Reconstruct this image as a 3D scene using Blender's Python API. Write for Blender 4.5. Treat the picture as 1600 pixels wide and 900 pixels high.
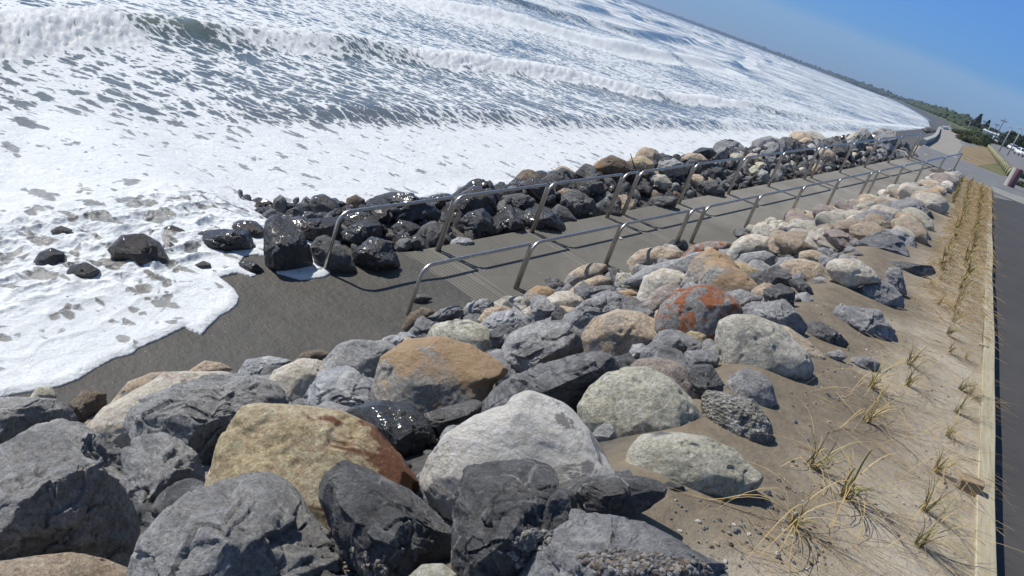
import bpy, bmesh, math, random
import numpy as np
from mathutils import Matrix, Vector

for _o in list(bpy.data.objects):
    bpy.data.objects.remove(_o)
SC = bpy.context.scene
COL = SC.collection
random.seed(7)
RNG = np.random.default_rng(11)

# ------------------------------------------------------------------ camera
CAM_H = 1.65                       # eye height above the planted strip
F = 1351.4                         # focal length in photo pixels (1600 wide)
PITCH = 0.345102479
ROLL = 0.35437992
AZ = 0.4061184                     # heading, left of +Y
cr_, sr_ = math.cos(ROLL), math.sin(ROLL)
HEAD = np.array([-math.sin(AZ), math.cos(AZ), 0.0])
RGT = np.array([math.cos(AZ), math.sin(AZ), 0.0])
FWD = HEAD * math.cos(PITCH) - np.array([0, 0, math.sin(PITCH)])
DWN = -HEAD * math.sin(PITCH) - np.array([0, 0, math.cos(PITCH)])
IMX = cr_ * RGT - sr_ * DWN
IMY = sr_ * RGT + cr_ * DWN
EYE = np.array([0, 0, CAM_H])
cam_data = bpy.data.cameras.new('camera')
cam_data.sensor_width = 36.0
cam_data.lens = F / 1600 * 36
cam_data.clip_start = 0.05
cam_data.clip_end = 40000
cam = bpy.data.objects.new('camera', cam_data)
COL.objects.link(cam)
m = Matrix.Identity(4)
for i in range(3):
    m[i][0] = IMX[i]; m[i][1] = -IMY[i]; m[i][2] = -FWD[i]; m[i][3] = EYE[i]
cam.matrix_world = m
SC.camera = cam

def ray(x, y):
    d = FWD * F + IMX * (x - 800) + IMY * (y - 450)
    return d / np.linalg.norm(d)

def at(x, y, z):
    """the point of the level z that the photo shows at (x, y)"""
    d = ray(x, y)
    return EYE + d * ((z - CAM_H) / d[2])

# ------------------------------------------------------------------ sun, sky, exposure
SUN_DIR = Vector((0.66, 0.05, -0.75)).normalized()      # where the light travels
sun_el = math.asin(-SUN_DIR.z)
src = -SUN_DIR
sun_rot = math.atan2(src.x, src.y)                      # clockwise from +Y
ld = bpy.data.lights.new('sun', 'SUN')
ld.energy = 4.6
ld.angle = math.radians(0.55)
ld.color = (1.0, 0.955, 0.89)
sun = bpy.data.objects.new('sun', ld)
sun.rotation_euler = SUN_DIR.to_track_quat('-Z', 'Y').to_euler()
sun.location = (-30, 0, 40)
COL.objects.link(sun)

W = bpy.data.worlds.new('World')
SC.world = W
W.use_nodes = True
nt = W.node_tree
nt.nodes.clear()
wo = nt.nodes.new('ShaderNodeOutputWorld')
bg = nt.nodes.new('ShaderNodeBackground')
sky = nt.nodes.new('ShaderNodeTexSky')
sky.sky_type = 'NISHITA'
sky.sun_disc = False
sky.sun_elevation = sun_el
sky.sun_rotation = sun_rot
sky.altitude = 10
sky.air_density = 1.0
sky.dust_density = 0.0
sky.ozone_density = 1.6
bg.inputs['Strength'].default_value = 0.088
# one thin, soft cirrus veil that runs round the sky on a great circle
tc = nt.nodes.new('ShaderNodeTexCoord')
d1, d2 = ray(1183, 5), ray(1550, 143)
bn = np.cross(d1, d2); bn /= np.linalg.norm(bn)
if bn[2] < 0: bn = -bn
dot = nt.nodes.new('ShaderNodeVectorMath'); dot.operation = 'DOT_PRODUCT'
dot.inputs[1].default_value = tuple(bn)
nt.links.new(tc.outputs['Generated'], dot.inputs[0])
noi = nt.nodes.new('ShaderNodeTexNoise'); noi.inputs['Scale'].default_value = 6; noi.inputs['Detail'].default_value = 4
nt.links.new(tc.outputs['Generated'], noi.inputs['Vector'])
add = nt.nodes.new('ShaderNodeMath'); add.operation = 'MULTIPLY_ADD'
nt.links.new(noi.outputs['Fac'], add.inputs[0]); add.inputs[1].default_value = 0.02
nt.links.new(dot.outputs['Value'], add.inputs[2])
rmp = nt.nodes.new('ShaderNodeValToRGB')
el = rmp.color_ramp.elements
el[0].position = 0.455; el[0].color = (0, 0, 0, 1)
el[1].position = 0.503; el[1].color = (1, 1, 1, 1)
e = el.new(0.516); e.color = (0, 0, 0, 1)
mp = nt.nodes.new('ShaderNodeMath'); mp.operation = 'ADD'; mp.inputs[1].default_value = 0.49
nt.links.new(add.outputs[0], mp.inputs[0]); nt.links.new(mp.outputs[0], rmp.inputs['Fac'])
mm = nt.nodes.new('ShaderNodeMath'); mm.operation = 'MULTIPLY'; mm.inputs[1].default_value = 0.50
nt.links.new(rmp.outputs['Color'], mm.inputs[0])
mx = nt.nodes.new('ShaderNodeMix'); mx.data_type = 'RGBA'
nt.links.new(mm.outputs[0], mx.inputs['Factor'])
tint = nt.nodes.new('ShaderNodeMix'); tint.data_type = 'RGBA'; tint.blend_type = 'MULTIPLY'; tint.inputs['Factor'].default_value = 1
nt.links.new(sky.outputs['Color'], tint.inputs['A']); 
sxz = nt.nodes.new('ShaderNodeSeparateXYZ'); nt.links.new(tc.outputs['Generated'], sxz.inputs[0])
tr = nt.nodes.new('ShaderNodeValToRGB'); te = tr.color_ramp.elements
te[0].position = 0.0; te[0].color = (0.26, 0.47, 1.0, 1)
te[1].position = 1.0; te[1].color = (1.0, 1.0, 1.0, 1)
for q_, c_ in ((0.06, (0.29, 0.54, 1.10, 1)), (0.16, (0.36, 0.69, 1.24, 1)), (0.34, (0.60, 0.86, 1.18, 1)), (0.6, (.9, .97, 1.04, 1))):
    k_ = te.new(q_); k_.color = c_
nt.links.new(sxz.outputs['Z'], tr.inputs['Fac']); nt.links.new(tr.outputs['Color'], tint.inputs['B'])
nt.links.new(tint.outputs['Result'], mx.inputs['A'])
mx.inputs['B'].default_value = (3.1, 4.5, 6.6, 1)
nt.links.new(mx.outputs['Result'], bg.inputs['Color'])
nt.links.new(bg.outputs[0], wo.inputs['Surface'])

SC.view_settings.view_transform = 'Standard'
SC.view_settings.look = 'None'
SC.view_settings.exposure = 0.12
SC.view_settings.gamma = 1.0

# ------------------------------------------------------------------ noise
def _hash(ix, iy, iz, seed):
    h = (ix.astype(np.int64) * 374761393 + iy.astype(np.int64) * 668265263 + iz.astype(np.int64) * 2147483647 + seed * 974634777) & 0xffffffff
    h = ((h ^ (h >> 13)) * 1274126177) & 0xffffffff
    h = h ^ (h >> 16)
    return (h & 0xffffff) / float(0xffffff) * 2 - 1

def vnoise(P, seed=0):
    P = np.asarray(P, float)
    i = np.floor(P); f = P - i
    f = f * f * f * (f * (f * 6 - 15) + 10)
    ix, iy, iz = i[:, 0], i[:, 1], i[:, 2]
    out = 0
    for dx in (0, 1):
        wx = f[:, 0] if dx else 1 - f[:, 0]
        for dy in (0, 1):
            wy = f[:, 1] if dy else 1 - f[:, 1]
            for dz in (0, 1):
                wz = f[:, 2] if dz else 1 - f[:, 2]
                out = out + wx * wy * wz * _hash(ix + dx, iy + dy, iz + dz, seed)
    return out

def fbm(P, octv=4, seed=0, gain=0.5):
    P = np.asarray(P, float)
    s = 0; a = 1; tot = 0
    for k in range(octv):
        s = s + a * vnoise(P * (2.03 ** k) + 17.3 * k, seed + k)
        tot += a; a *= gain
    return s / tot

def ridged(P, octv=3, seed=0):
    P = np.asarray(P, float)
    s = 0; a = 1; tot = 0
    for k in range(octv):
        s = s + a * (1 - 2 * np.abs(vnoise(P * (2.1 ** k) + 9.1 * k, seed + k)))
        tot += a; a *= 0.5
    return s / tot

def n2(x, y, s, octv=3, seed=0):
    x = np.asarray(x, float); y = np.asarray(y, float)
    sh = np.broadcast(x, y).shape
    xx = np.broadcast_to(x, sh).ravel(); yy = np.broadcast_to(y, sh).ravel()
    return fbm(np.stack([xx * s, yy * s, 0 * xx + 3.7], 1), octv, seed).reshape(sh)

def sm(x, a, b):
    t = np.clip((np.asarray(x, float) - a) / (b - a), 0, 1)
    return t * t * (3 - 2 * t)

# ------------------------------------------------------------------ mesh helpers
def mesh_np(name, verts, faces, smooth=True):
    """verts (n,3); faces (m,k) array of equal-size polygons, or a list of lists"""
    me = bpy.data.meshes.new(name)
    verts = np.asarray(verts, np.float32)
    if isinstance(faces, np.ndarray):
        k = faces.shape[1]; nf = faces.shape[0]
        me.vertices.add(len(verts)); me.vertices.foreach_set('co', verts.ravel())
        me.loops.add(nf * k); me.loops.foreach_set('vertex_index', faces.astype(np.int32).ravel())
        me.polygons.add(nf)
        me.polygons.foreach_set('loop_start', np.arange(0, nf * k, k, dtype=np.int32))
        me.update(calc_edges=True)
    else:
        me.from_pydata([tuple(map(float, v)) for v in verts], [], faces); me.update()
    me.polygons.foreach_set('use_smooth', np.full(len(me.polygons), smooth, bool))
    return me

def link(name, me, mat=None, parent=None, loc=None, **props):
    o = bpy.data.objects.new(name, me)
    COL.objects.link(o)
    if mat is not None and me is not None and not me.materials:
        me.materials.append(mat)
    if parent is not None: o.parent = parent
    if loc is not None: o.location = tuple(float(v) for v in loc)
    for k, v in props.items():
        if v is not None: o[k] = v
    return o

def grid_faces(nu, nv):
    a = np.arange(nu * nv).reshape(nu, nv)
    return np.stack([a[:-1, :-1].ravel(), a[1:, :-1].ravel(), a[1:, 1:].ravel(), a[:-1, 1:].ravel()], 1)

def grid_mesh(name, X, Y, Z, smooth=True):
    V = np.stack([X.ravel(), Y.ravel(), Z.ravel()], 1)
    return mesh_np(name, V, grid_faces(*X.shape), smooth)

def attr(me, name, vals):
    a = me.attributes.new(name, 'FLOAT', 'POINT')
    a.data.foreach_set('value', np.asarray(vals, np.float32).ravel())

class MB:
    def __init__(s): s.v = []; s.f = []
    def add(s, vs, fs):
        b = len(s.v); s.v += [tuple(map(float, p)) for p in vs]; s.f += [[b + i for i in f] for f in fs]
    def box(s, lo, hi, M=None, bev=0.0):
        x0, y0, z0 = lo; x1, y1, z1 = hi
        vs = [(x0, y0, z0), (x1, y0, z0), (x1, y1, z0), (x0, y1, z0), (x0, y0, z1), (x1, y0, z1), (x1, y1, z1), (x0, y1, z1)]
        if M is not None: vs = [tuple(M @ Vector(p)) for p in vs]
        s.add(vs, [[0, 3, 2, 1], [4, 5, 6, 7], [0, 1, 5, 4], [1, 2, 6, 5], [2, 3, 7, 6], [3, 0, 4, 7]])
    def tube(s, pts, r, n=10, caps=True):
        pts = [Vector(p) for p in pts]; rs = r if isinstance(r, (list, tuple)) else [r] * len(pts)
        rings = []; up = None
        for i, p in enumerate(pts):
            t = (pts[min(i + 1, len(pts) - 1)] - pts[max(i - 1, 0)]).normalized()
            if up is None:
                up = t.orthogonal().normalized()
            up = (up - t * up.dot(t)).normalized()
            b = t.cross(up)
            rings.append([p + (up * math.cos(2 * math.pi * k / n) + b * math.sin(2 * math.pi * k / n)) * rs[i] for k in range(n)])
        vs = [q for ring in rings for q in ring]
        fs = []
        for i in range(len(pts) - 1):
            for k in range(n):
                a = i * n + k; c = i * n + (k + 1) % n
                fs.append([a, c, c + n, a + n])
        if caps:
            fs.append(list(range(n))[::-1]); fs.append([(len(pts) - 1) * n + k for k in range(n)])
        s.add(vs, fs)
    def mesh(s, name, smooth=False):
        me = bpy.data.meshes.new(name); me.from_pydata(s.v, [], s.f); me.update()
        me.polygons.foreach_set('use_smooth', np.full(len(me.polygons), smooth, bool))
        return me

# ------------------------------------------------------------------ materials
def new_mat(name):
    mt = bpy.data.materials.new(name); mt.use_nodes = True
    t = mt.node_tree; t.nodes.clear()
    o = t.nodes.new('ShaderNodeOutputMaterial'); b = t.nodes.new('ShaderNodeBsdfPrincipled')
    t.links.new(b.outputs[0], o.inputs['Surface'])
    return mt, t, b, o

class N:
    """tiny node-graph helper"""
    def __init__(s, t): s.t = t
    def lk(s, a, b): s.t.links.new(a, b)
    def n(s, typ, **kw):
        x = s.t.nodes.new(typ)
        for k, v in kw.items(): setattr(x, k, v)
        return x
    def noise(s, vec, scale, detail=4, rough=0.55, dist=0.0):
        x = s.n('ShaderNodeTexNoise'); x.inputs['Scale'].default_value = scale; x.inputs['Detail'].default_value = detail
        x.inputs['Roughness'].default_value = rough; x.inputs['Distortion'].default_value = dist
        s.lk(vec, x.inputs['Vector']); return x.outputs['Fac']
    def vor(s, vec, scale, feature='F1', out='Distance', rand=1.0):
        x = s.n('ShaderNodeTexVoronoi'); x.feature = feature; x.inputs['Scale'].default_value = scale
        x.inputs['Randomness'].default_value = rand
        s.lk(vec, x.inputs['Vector']); return x.outputs[out]
    def ramp(s, fac, stops, interp='LINEAR'):
        x = s.n('ShaderNodeValToRGB'); x.color_ramp.interpolation = interp
        els = x.color_ramp.elements
        while len(els) > 1: els.remove(els[-1])
        els[0].position = stops[0][0]; els[0].color = col4(stops[0][1])
        for p, c in stops[1:]:
            q = els.new(p); q.color = col4(c)
        s.lk(fac, x.inputs['Fac']); return x.outputs['Color']
    def mix(s, fac, a, b, mode='MIX'):
        x = s.n('ShaderNodeMix'); x.data_type = 'RGBA'; x.blend_type = mode
        for v, nm in ((fac, 'Factor'), (a, 'A'), (b, 'B')):
            if isinstance(v, (int, float)):
                x.inputs[nm].default_value = v if nm == 'Factor' else (v, v, v, 1)
            elif isinstance(v, tuple): x.inputs[nm].default_value = col4(v)
            else: s.lk(v, x.inputs[nm])
        return x.outputs['Result']
    def math(s, op, a, b=None, c=None, clamp=False):
        x = s.n('ShaderNodeMath'); x.operation = op; x.use_clamp = clamp
        for i, v in enumerate((a, b, c)):
            if v is None: continue
            if isinstance(v, (int, float)): x.inputs[i].default_value = v
            else: s.lk(v, x.inputs[i])
        return x.outputs[0]
    def bump(s, h, strength, dist, normal=None):
        x = s.n('ShaderNodeBump'); x.inputs['Strength'].default_value = strength; x.inputs['Distance'].default_value = dist
        s.lk(h, x.inputs['Height'])
        if normal is not None: s.lk(normal, x.inputs['Normal'])
        return x.outputs['Normal']
    def mapping(s, vec, scale=(1, 1, 1), rot=(0, 0, 0), loc=(0, 0, 0)):
        x = s.n('ShaderNodeMapping'); x.inputs['Scale'].default_value = scale; x.inputs['Rotation'].default_value = rot
        x.inputs['Location'].default_value = loc
        s.lk(vec, x.inputs['Vector']); return x.outputs['Vector']

def col4(c):
    if isinstance(c, (int, float)): return (c, c, c, 1)
    return (c[0], c[1], c[2], 1)

def obj_coords(g, rnd=True):
    tc = g.n('ShaderNodeTexCoord'); v = tc.outputs['Object']
    if not rnd: return v
    oi = g.n('ShaderNodeObjectInfo')
    m_ = g.math('MULTIPLY', oi.outputs['Random'], 61.0)
    ad = g.n('ShaderNodeVectorMath'); ad.operation = 'ADD'
    g.lk(v, ad.inputs[0]); g.lk(m_, ad.inputs[1]); return ad.outputs[0]

def simple_mat(name, base, rough=0.7, var=0.25, scale=8, bump=0.2, bdist=0.01, metal=0.0):
    mt, t, b, _ = new_mat(name); g = N(t); v = obj_coords(g)
    n1 = g.noise(v, scale, 5)
    lo = tuple(c * (1 - var) for c in base); hi = tuple(min(1, c * (1 + var)) for c in base)
    g.lk(g.ramp(n1, [(0.3, lo), (0.7, hi)]), b.inputs['Base Color'])
    b.inputs['Roughness'].default_value = rough; b.inputs['Metallic'].default_value = metal
    if bump: g.lk(g.bump(g.noise(v, scale * 5, 5), bump, bdist), b.inputs['Normal'])
    return mt

def rock_mat(name, c, patch=None, pthr=0.56, pdir=None, crack=0.04, coat=0.0, edge=0.0, veins=0.0, speck=0.0, rough=0.85, bump=0.95, scale=1.0, spec=0.35, strata=0.0, dust=0.25, psize=3.2, psoft=0.04, chipk=0.25):
    """c = three body colours dark..light; patch = colour of weathered patches"""
    mt, t, b, _ = new_mat(name); g = N(t); v = obj_coords(g)
    body = g.ramp(g.noise(v, 3.5 * scale, 9, 0.68, 0.6), [(0.30, c[0]), (0.5, c[1]), (0.70, c[2])])
    fine = g.noise(v, 38 * scale, 6, 0.75)
    body = g.mix(0.75, body, g.ramp(fine, [(0.33, 0.20), (0.5, 0.5), (0.66, 0.82)]), 'OVERLAY')
    body = g.mix(0.5, body, g.ramp(g.noise(v, 110 * scale, 3, 0.8), [(0.35, 0.25), (0.65, 0.76)]), 'OVERLAY')
    if strata:
        sv = g.mapping(v, (2, 2, 22), (0.7, 0.5, 0))
        body = g.mix(strata, body, g.ramp(g.noise(sv, 2.0, 5, 0.6, 0.4), [(0.35, tuple(x * 0.45 for x in c[0])), (0.6, c[2])]))
    if patch is not None:
        pn = g.noise(v, psize * scale, 8, 0.66, 1.2)
        if pdir is not None:
            tc2 = g.n('ShaderNodeTexCoord'); dp = g.n('ShaderNodeVectorMath'); dp.operation = 'DOT_PRODUCT'
            dp.inputs[1].default_value = pdir; g.lk(tc2.outputs['Object'], dp.inputs[0])
            pn = g.math('ADD', pn, dp.outputs['Value'])
        body = g.mix(g.ramp(pn, [(pthr - psoft, 0.0), (pthr + psoft, 1.0)]), body, patch)
    if veins:
        vn = g.vor(g.mapping(v, (1, 1.5, 0.8)), 5 * scale, 'DISTANCE_TO_EDGE')
        brk = g.ramp(g.noise(v, 6 * scale, 3), [(0.48, 0.0), (0.6, 1.0)])
        lines = g.math('MULTIPLY', g.ramp(vn, [(0.0, 1.0), (0.03, 0.0)]), brk)
        body = g.mix(g.math('MULTIPLY', lines, veins), body, (0.62, 0.61, 0.58))
        chips = g.ramp(g.noise(g.mapping(v, (1, 2.2, 1.3), (.5, .3, 1.0)), 15 * scale, 8, 0.85, 0.8), [(0.55, 0.0), (0.66, 1.0)])
        body = g.mix(g.math('MULTIPLY', chips, veins * 0.6), body, (0.50, 0.50, 0.485))
    if edge:
        gp = g.n('ShaderNodeNewGeometry')
        ed = g.math('MULTIPLY', g.ramp(gp.outputs['Pointiness'], [(0.515, 0.0), (0.58, 1.0)]), g.ramp(g.noise(v, 14, 6, .75), [(0.40, 0.15), (0.6, 1.0)]))
        body = g.mix(g.math('MULTIPLY', ed, edge), body, (0.50, 0.495, 0.48))
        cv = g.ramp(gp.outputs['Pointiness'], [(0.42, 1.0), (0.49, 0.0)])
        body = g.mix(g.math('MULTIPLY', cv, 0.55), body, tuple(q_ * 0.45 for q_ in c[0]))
    if speck:
        sp = g.ramp(g.noise(v, 90 * scale, 2, 0.6), [(0.62, 0.0), (0.68, 1.0)])
        body = g.mix(g.math('MULTIPLY', sp, speck), body, (0.05, 0.05, 0.05))
    if dust:
        ge = g.n('ShaderNodeNewGeometry'); sx = g.n('ShaderNodeSeparateXYZ'); g.lk(ge.outputs['Normal'], sx.inputs[0])
        up = g.math('MULTIPLY', g.ramp(sx.outputs['Z'], [(0.55, 0.0), (0.95, 1.0)]), g.ramp(g.noise(v, 5, 5, 0.7), [(0.42, 0.0), (0.62, 1.0)]))
        body = g.mix(g.math('MULTIPLY', up, dust), body, (0.33, 0.30, 0.25))
    g.lk(body, b.inputs['Base Color'])
    b.inputs['Roughness'].default_value = rough
    b.inputs['Specular IOR Level'].default_value = spec
    big = g.noise(v, 11 * scale, 12, 0.78, 0.0)
    chip = g.vor(g.mapping(v, (1, 1.3, 1.6), (.4, .2, .7)), 13 * scale, 'F1')
    wn = g.n('ShaderNodeTexNoise'); wn.inputs['Scale'].default_value = 4; wn.inputs['Detail'].default_value = 5; g.lk(v, wn.inputs['Vector'])
    wv = g.n('ShaderNodeVectorMath'); wv.operation = 'MULTIPLY_ADD'; g.lk(wn.outputs['Color'], wv.inputs[0]); wv.inputs[1].default_value = (.5, .5, .5); g.lk(v, wv.inputs[2])
    crk = g.ramp(g.vor(g.mapping(wv.outputs[0], (1, 1, 1.9)), 3.5 * scale, 'DISTANCE_TO_EDGE'), [(0.0, 0.0), (0.03, 1.0)])
    h = g.math('ADD', big, g.math('MULTIPLY', crk, crack))
    h = g.math('ADD', h, g.math('MULTIPLY', fine, 0.42))
    h = g.math('ADD', h, g.math('MULTIPLY', chip, chipk))
    if coat:
        b.inputs['Coat Weight'].default_value = coat; b.inputs['Coat Roughness'].default_value = 0.12
    g.lk(g.bump(h, bump, 0.055), b.inputs['Normal'])
    return mt

# ================================================================== GEOGRAPHY
# the ramp: RA = foot of the landward rail, RD = uphill, RW = seaward
RA = np.array([-5.707, 10.377, -3.455])
TH = 0.201; SL = 0.127
RD = np.array([math.sin(TH), math.cos(TH), SL]); RW = np.array([-math.cos(TH), math.sin(TH), 0.0])
RD2 = RD[:2]; RW2 = RW[:2]
def wt(x, y):
    dx, dy = x - RA[0], y - RA[1]
    return dx * RW2[0] + dy * RW2[1], dx * RD2[0] + dy * RD2[1]
def rp(w, t, z=0.0):
    return RA + RD * t + RW * w + np.array([0, 0, z])
def zr(t):
    t = np.asarray(t, float)
    return RA[2] + SL * np.minimum(t, 26.2) + 0.0 * t

SEA = -4.12
def beach_z(w, t):
    """sand and stone bed left of the ramp's landward edge"""
    plane = RA[2] + SL * t
    cover = 0.03 * (1 - sm(t, 0.2, 2.2)) - 0.10 * sm(t, 0.6, 2.4)
    z = np.where(t < 26.2, plane, zr(26.2)) + cover
    out = np.clip(w - 3.3, 0, None)
    mound = np.maximum(np.where(t < 26.2, plane, zr(26.2)) - 0.12 + 0.28 * sm(w, 2.0, 3.1) * sm(t, 3, 9) - 0.85 * out, -4.12 - 0.035 * np.clip(w - 5.5, 0, 60))
    low = plane + 0.03 - 0.07 * np.clip(w - 1.9, 0, None)
    low = np.maximum(low, -4.35 - 0.03 * np.clip(w - 4, 0, 60))
    k = sm(t, -1.5, 1.0)
    side = mound * k + low * (1 - k)
    s = sm(w, 1.66, 1.95)
    return z * (1 - s) + side * s

# swash line: where the foam stops on the sand
SW_PX = [(-90, 655), (-30, 632), (20, 618), (60, 612), (92, 606), (120, 596), (150, 577), (180, 561), (207, 555), (217, 545), (250, 531),
         (289, 512), (298, 517), (316, 524), (323, 515), (345, 494), (360, 487), (371, 477), (374, 465), (366, 452), (353, 441), (343, 434),
         (372, 428), (395, 434), (402, 431), (388, 421), (376, 408), (384, 398), (404, 396), (420, 400), (432, 428), (470, 438), (492, 436), (508, 434), (516, 428),
         (510, 415), (492, 395), (500, 360), (560, 335), (600, 300)]
def sand_hit(x, y):
    d = ray(x, y); lo, hi = 4.0, 40.0
    for _ in range(60):
        md = (lo + hi) / 2; P = EYE + d * md; w, t = wt(P[0], P[1])
        if P[2] < float(beach_z(np.array(w), np.array(t))): hi = md
        else: lo = md
    return EYE + d * hi
SW = []
for (px, py) in SW_PX[:-5]:
    d = ray(px, py); nrm = np.cross(RW, RD); nrm /= np.linalg.norm(nrm)
    tt = ((RA + np.array([0, 0, .03]) - EYE) @ nrm) / (d @ nrm)
    SW.append((EYE + d * tt)[:2])
SW += [np.array(p) for p in [(-7.9, 11.0), (-8.8, 12.6), (-9.5, 14.5), (-10.2, 17.0), (-10.4, 18.0), (-10.1, 18.5), (-10.7, 19.3), (-10.35, 20.0), (-10.75, 20.6), (-10.5, 21.4), (-10.3, 23.0), (-10.0, 24.2), (-9.6, 26), (-8.9, 29), (-8.3, 33), (-7.8, 38), (-8.6, 50), (-10.2, 80), (-12.0, 110), (-13.7, 170), (-16.5, 300), (-23, 471), (-35, 633), (-58, 880), (-98, 1270), (-233, 2440), (-358, 2750), (-770, 4190), (-1500, 5200), (-2700, 6600), (-4200, 7800)]]
SWA = np.array(SW)
SWPOLY = np.vstack([SWA, [(-30000, 30000), (-30000, -30000), (-8.5, -30000), (-7.6, 3.0)]])

def seg_dist(P, A):
    best = np.full(len(P), 1e18)
    for i in range(len(A) - 1):
        a, b = A[i], A[i + 1]; ab = b - a; L2 = ab @ ab
        u = np.clip(((P - a) @ ab) / L2, 0, 1)
        dd = P - a - u[:, None] * ab
        best = np.minimum(best, (dd * dd).sum(1))
    return np.sqrt(best)
def in_poly(P, A):
    x, y = P[:, 0], P[:, 1]; c = np.zeros(len(P), bool); n = len(A)
    for i in range(n):
        x1, y1 = A[i]; x2, y2 = A[(i + 1) % n]
        if y1 == y2: continue
        k = ((y1 > y) != (y2 > y)) & (x < (x2 - x1) * (y - y1) / (y2 - y1) + x1)
        c ^= k
    return c
def shore_sd(x, y):
    P = np.stack([x.ravel(), y.ravel()], 1)
    d = seg_dist(P, SWA); ins = in_poly(P, SWPOLY)
    return np.where(ins, d, -d).reshape(x.shape)

C1Y = np.array([-30, 0, 6, 11, 14.8, 18.4, 22.8, 28, 35, 43, 53, 60, 68, 72, 85, 94, 122, 150, 200])
C1X = np.array([-14, -15.5, -17, -18.5, -20.6, -22.2, -22.3, -23.3, -23.2, -23.2, -23.6, -21.4, -20.4, -21, -21, -20.4, -18, -18, -19])
# further breakers: (x at y, y0, y1, height, white amount)
def crest(x, y, xc, H, back, front):
    q = x - xc
    return H * np.where(q > 0, np.exp(-(q / front) ** 2), np.exp(-(np.abs(q) / back) ** 1.6)), q

def sea_fields(x, y):
    """height and foam cover of the water"""
    sd = shore_sd(x, y)
    dist = np.hypot(x, y)
    wx = n2(x, y, 0.09, 3, 5)
    xc = np.interp(y, C1Y, C1X) - 1.0 + 0.5 * n2(y, 0 * y, 0.35, 3, 9)
    Hy = 0.40 + 0.12 * n2(y, 0 * y, 0.2, 2, 12)
    Hy = Hy * sm(y, 240, 110)
    h1, q = crest(x, y, xc, Hy, 3.0, 1.0)
    # how broken the first breaker is along its length
    b1 = np.interp(y, [0, 17.9, 18.4, 20.6, 22.0, 27.5, 30, 34, 38, 57, 61, 63, 66, 80, 95, 130], [1, 1, 0.0, 0.1, .5, .7, .35, .55, .95, 1, 1, .2, .85, .9, .4, .6])
    rag = 0.55 * n2(x, y, 0.9, 4, 111) + 0.5 * n2(y, 0 * y, 0.33, 3, 113)
    white = b1 * sm(q, -1.3, -0.2) * sm(q + 1.3 * rag, 2.0, 1.1)
    lip = np.exp(-((q + 0.25) / 0.35) ** 2) * 0.45
    z = h1.copy()
    rough = white
    # outer rows
    rows = [(-43, -0.32, 0.9), (-62, -0.36, 1.05), (-88, -0.35, 1.1), (-125, -.38, 1.2), (-170, -.40, 1.3), (-240, -.42, 1.4), (-330, -.45, 1.5)]
    far_f = 0 * x; dark = 0 * x
    for k, (x0, sl, H) in enumerate(rows):
        xr = x0 + sl * (y - 60) * sm(y, 40, 400) * 0.55 + (1.2 + 0.02 * abs(x0)) * n2(y, 0 * y, 0.03, 3, 30 + k) * 2.2
        amp = np.clip(0.55 + 1.1 * n2(y + 40 * k, 0 * y, 0.022, 3, 60 + k), 0.1, 1.2)
        hh, qq = crest(x, y, xr, H * amp, 4.5 + abs(x0) * .02, 1.5 + abs(x0) * 0.008)
        bk = sm(n2(y, 0 * y + k * 9, 0.03, 3, 80 + k), -0.15, 0.12)
        wd = 2.2 + abs(x0) * .02
        wk = bk * sm(qq, -1.4, -0.2) * sm(qq, wd * 1.9, wd)
        far_f = np.maximum(far_f, wk)
        dark = np.maximum(dark, (1 - bk) * np.exp(-((qq - 1.0) / (wd * .8)) ** 2) * amp)
        rough = np.maximum(rough, wk * .8)
        z = z + hh
    # small secondary wave nearer in, on the right
    xs = -16.2 + 0.4 * n2(y, 0 * y, 0.2, 2, 44)
    h3, q3 = crest(x, y, xs, 0.22 * sm(y, 14, 22), 2.0, 0.8)
    z = z + h3
    # wind chop and broken water
    near = sm(dist, 260, 60)
    ch = n2(x * 0.7, y, 0.9, 3, 3) * 0.07 + n2(x, y, 0.25, 3, 4) * 0.14 * sm(sd, 2, 12)
    z = z + ch * sm(sd, 0.3, 5) * (0.35 + 0.65 * sm(q, 0, -4)) + 0.6 * n2(x, y * .5, 0.05, 3, 8) * sm(-x, 30, 120)
    P = np.stack([(x * 3.3).ravel(), (y * 3.9).ravel(), (z * 3.6).ravel()], 1)
    bump = (1 - np.abs(fbm(P, 4, 21, 0.7)) * 3.0).reshape(x.shape)
    z = z + rough * (0.11 * bump + 0.05 * n2(x, y, 7.0, 2, 23)) * near
    # foam
    zone = sm(x, -15.6, -14.2)                       # white sheet close in
    inner = 0.83 + 0.08 * n2(x, y, .25, 2, 71)
    mid = np.interp(y, [0, 12, 20, 32, 45, 70], [.60, .54, .45, .48, .47, .53]) + 0.22 * wx + 0.10 * n2(x, y, .6, 2, 91)
    behind = np.interp(-x, [18, 24, 40, 120, 400, 1500], [.50, .52, .54, .55, .52, .40]) + 0.30 * n2(x * .5, y * .25, 0.25, 3, 14)
    behind = behind + 0.20 * n2(x, y * .3, 0.03, 3, 15) * sm(-x, 40, 90)
    C = np.where(q > 0, mid, behind)
    C = C * (1 - zone) + inner * zone
    trail = ridged(np.stack([(x * .22 + 3).ravel(), (y * 0.9 - x * .18).ravel(), 0 * x.ravel()], 1), 3, 97).reshape(x.shape)
    C = C + (0.16 * trail - 0.03) * (1 - zone * .6)
    C = C - 0.17 * sm(q, .3, 1.2) * sm(q, 5.5, 3.0) * sm(y, 40, 48) * sm(y, 95, 70)  # foam cover thinned to paint the dark blue shading of the trough
    face = sm(q, -0.2, 0.2) * sm(q, 2.3, 1.2)
    C = C - face * (1 - b1) * 0.06
    C = np.maximum(C, np.clip(white * 1.25, 0, 1.1))
    C = np.maximum(C, lip * (0.5 + b1))
    C = np.maximum(C, far_f * 1.0) - dark * 0.34
    # turbulent run-up between the stones, with brown gaps
    w, t = wt(x, y)
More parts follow.
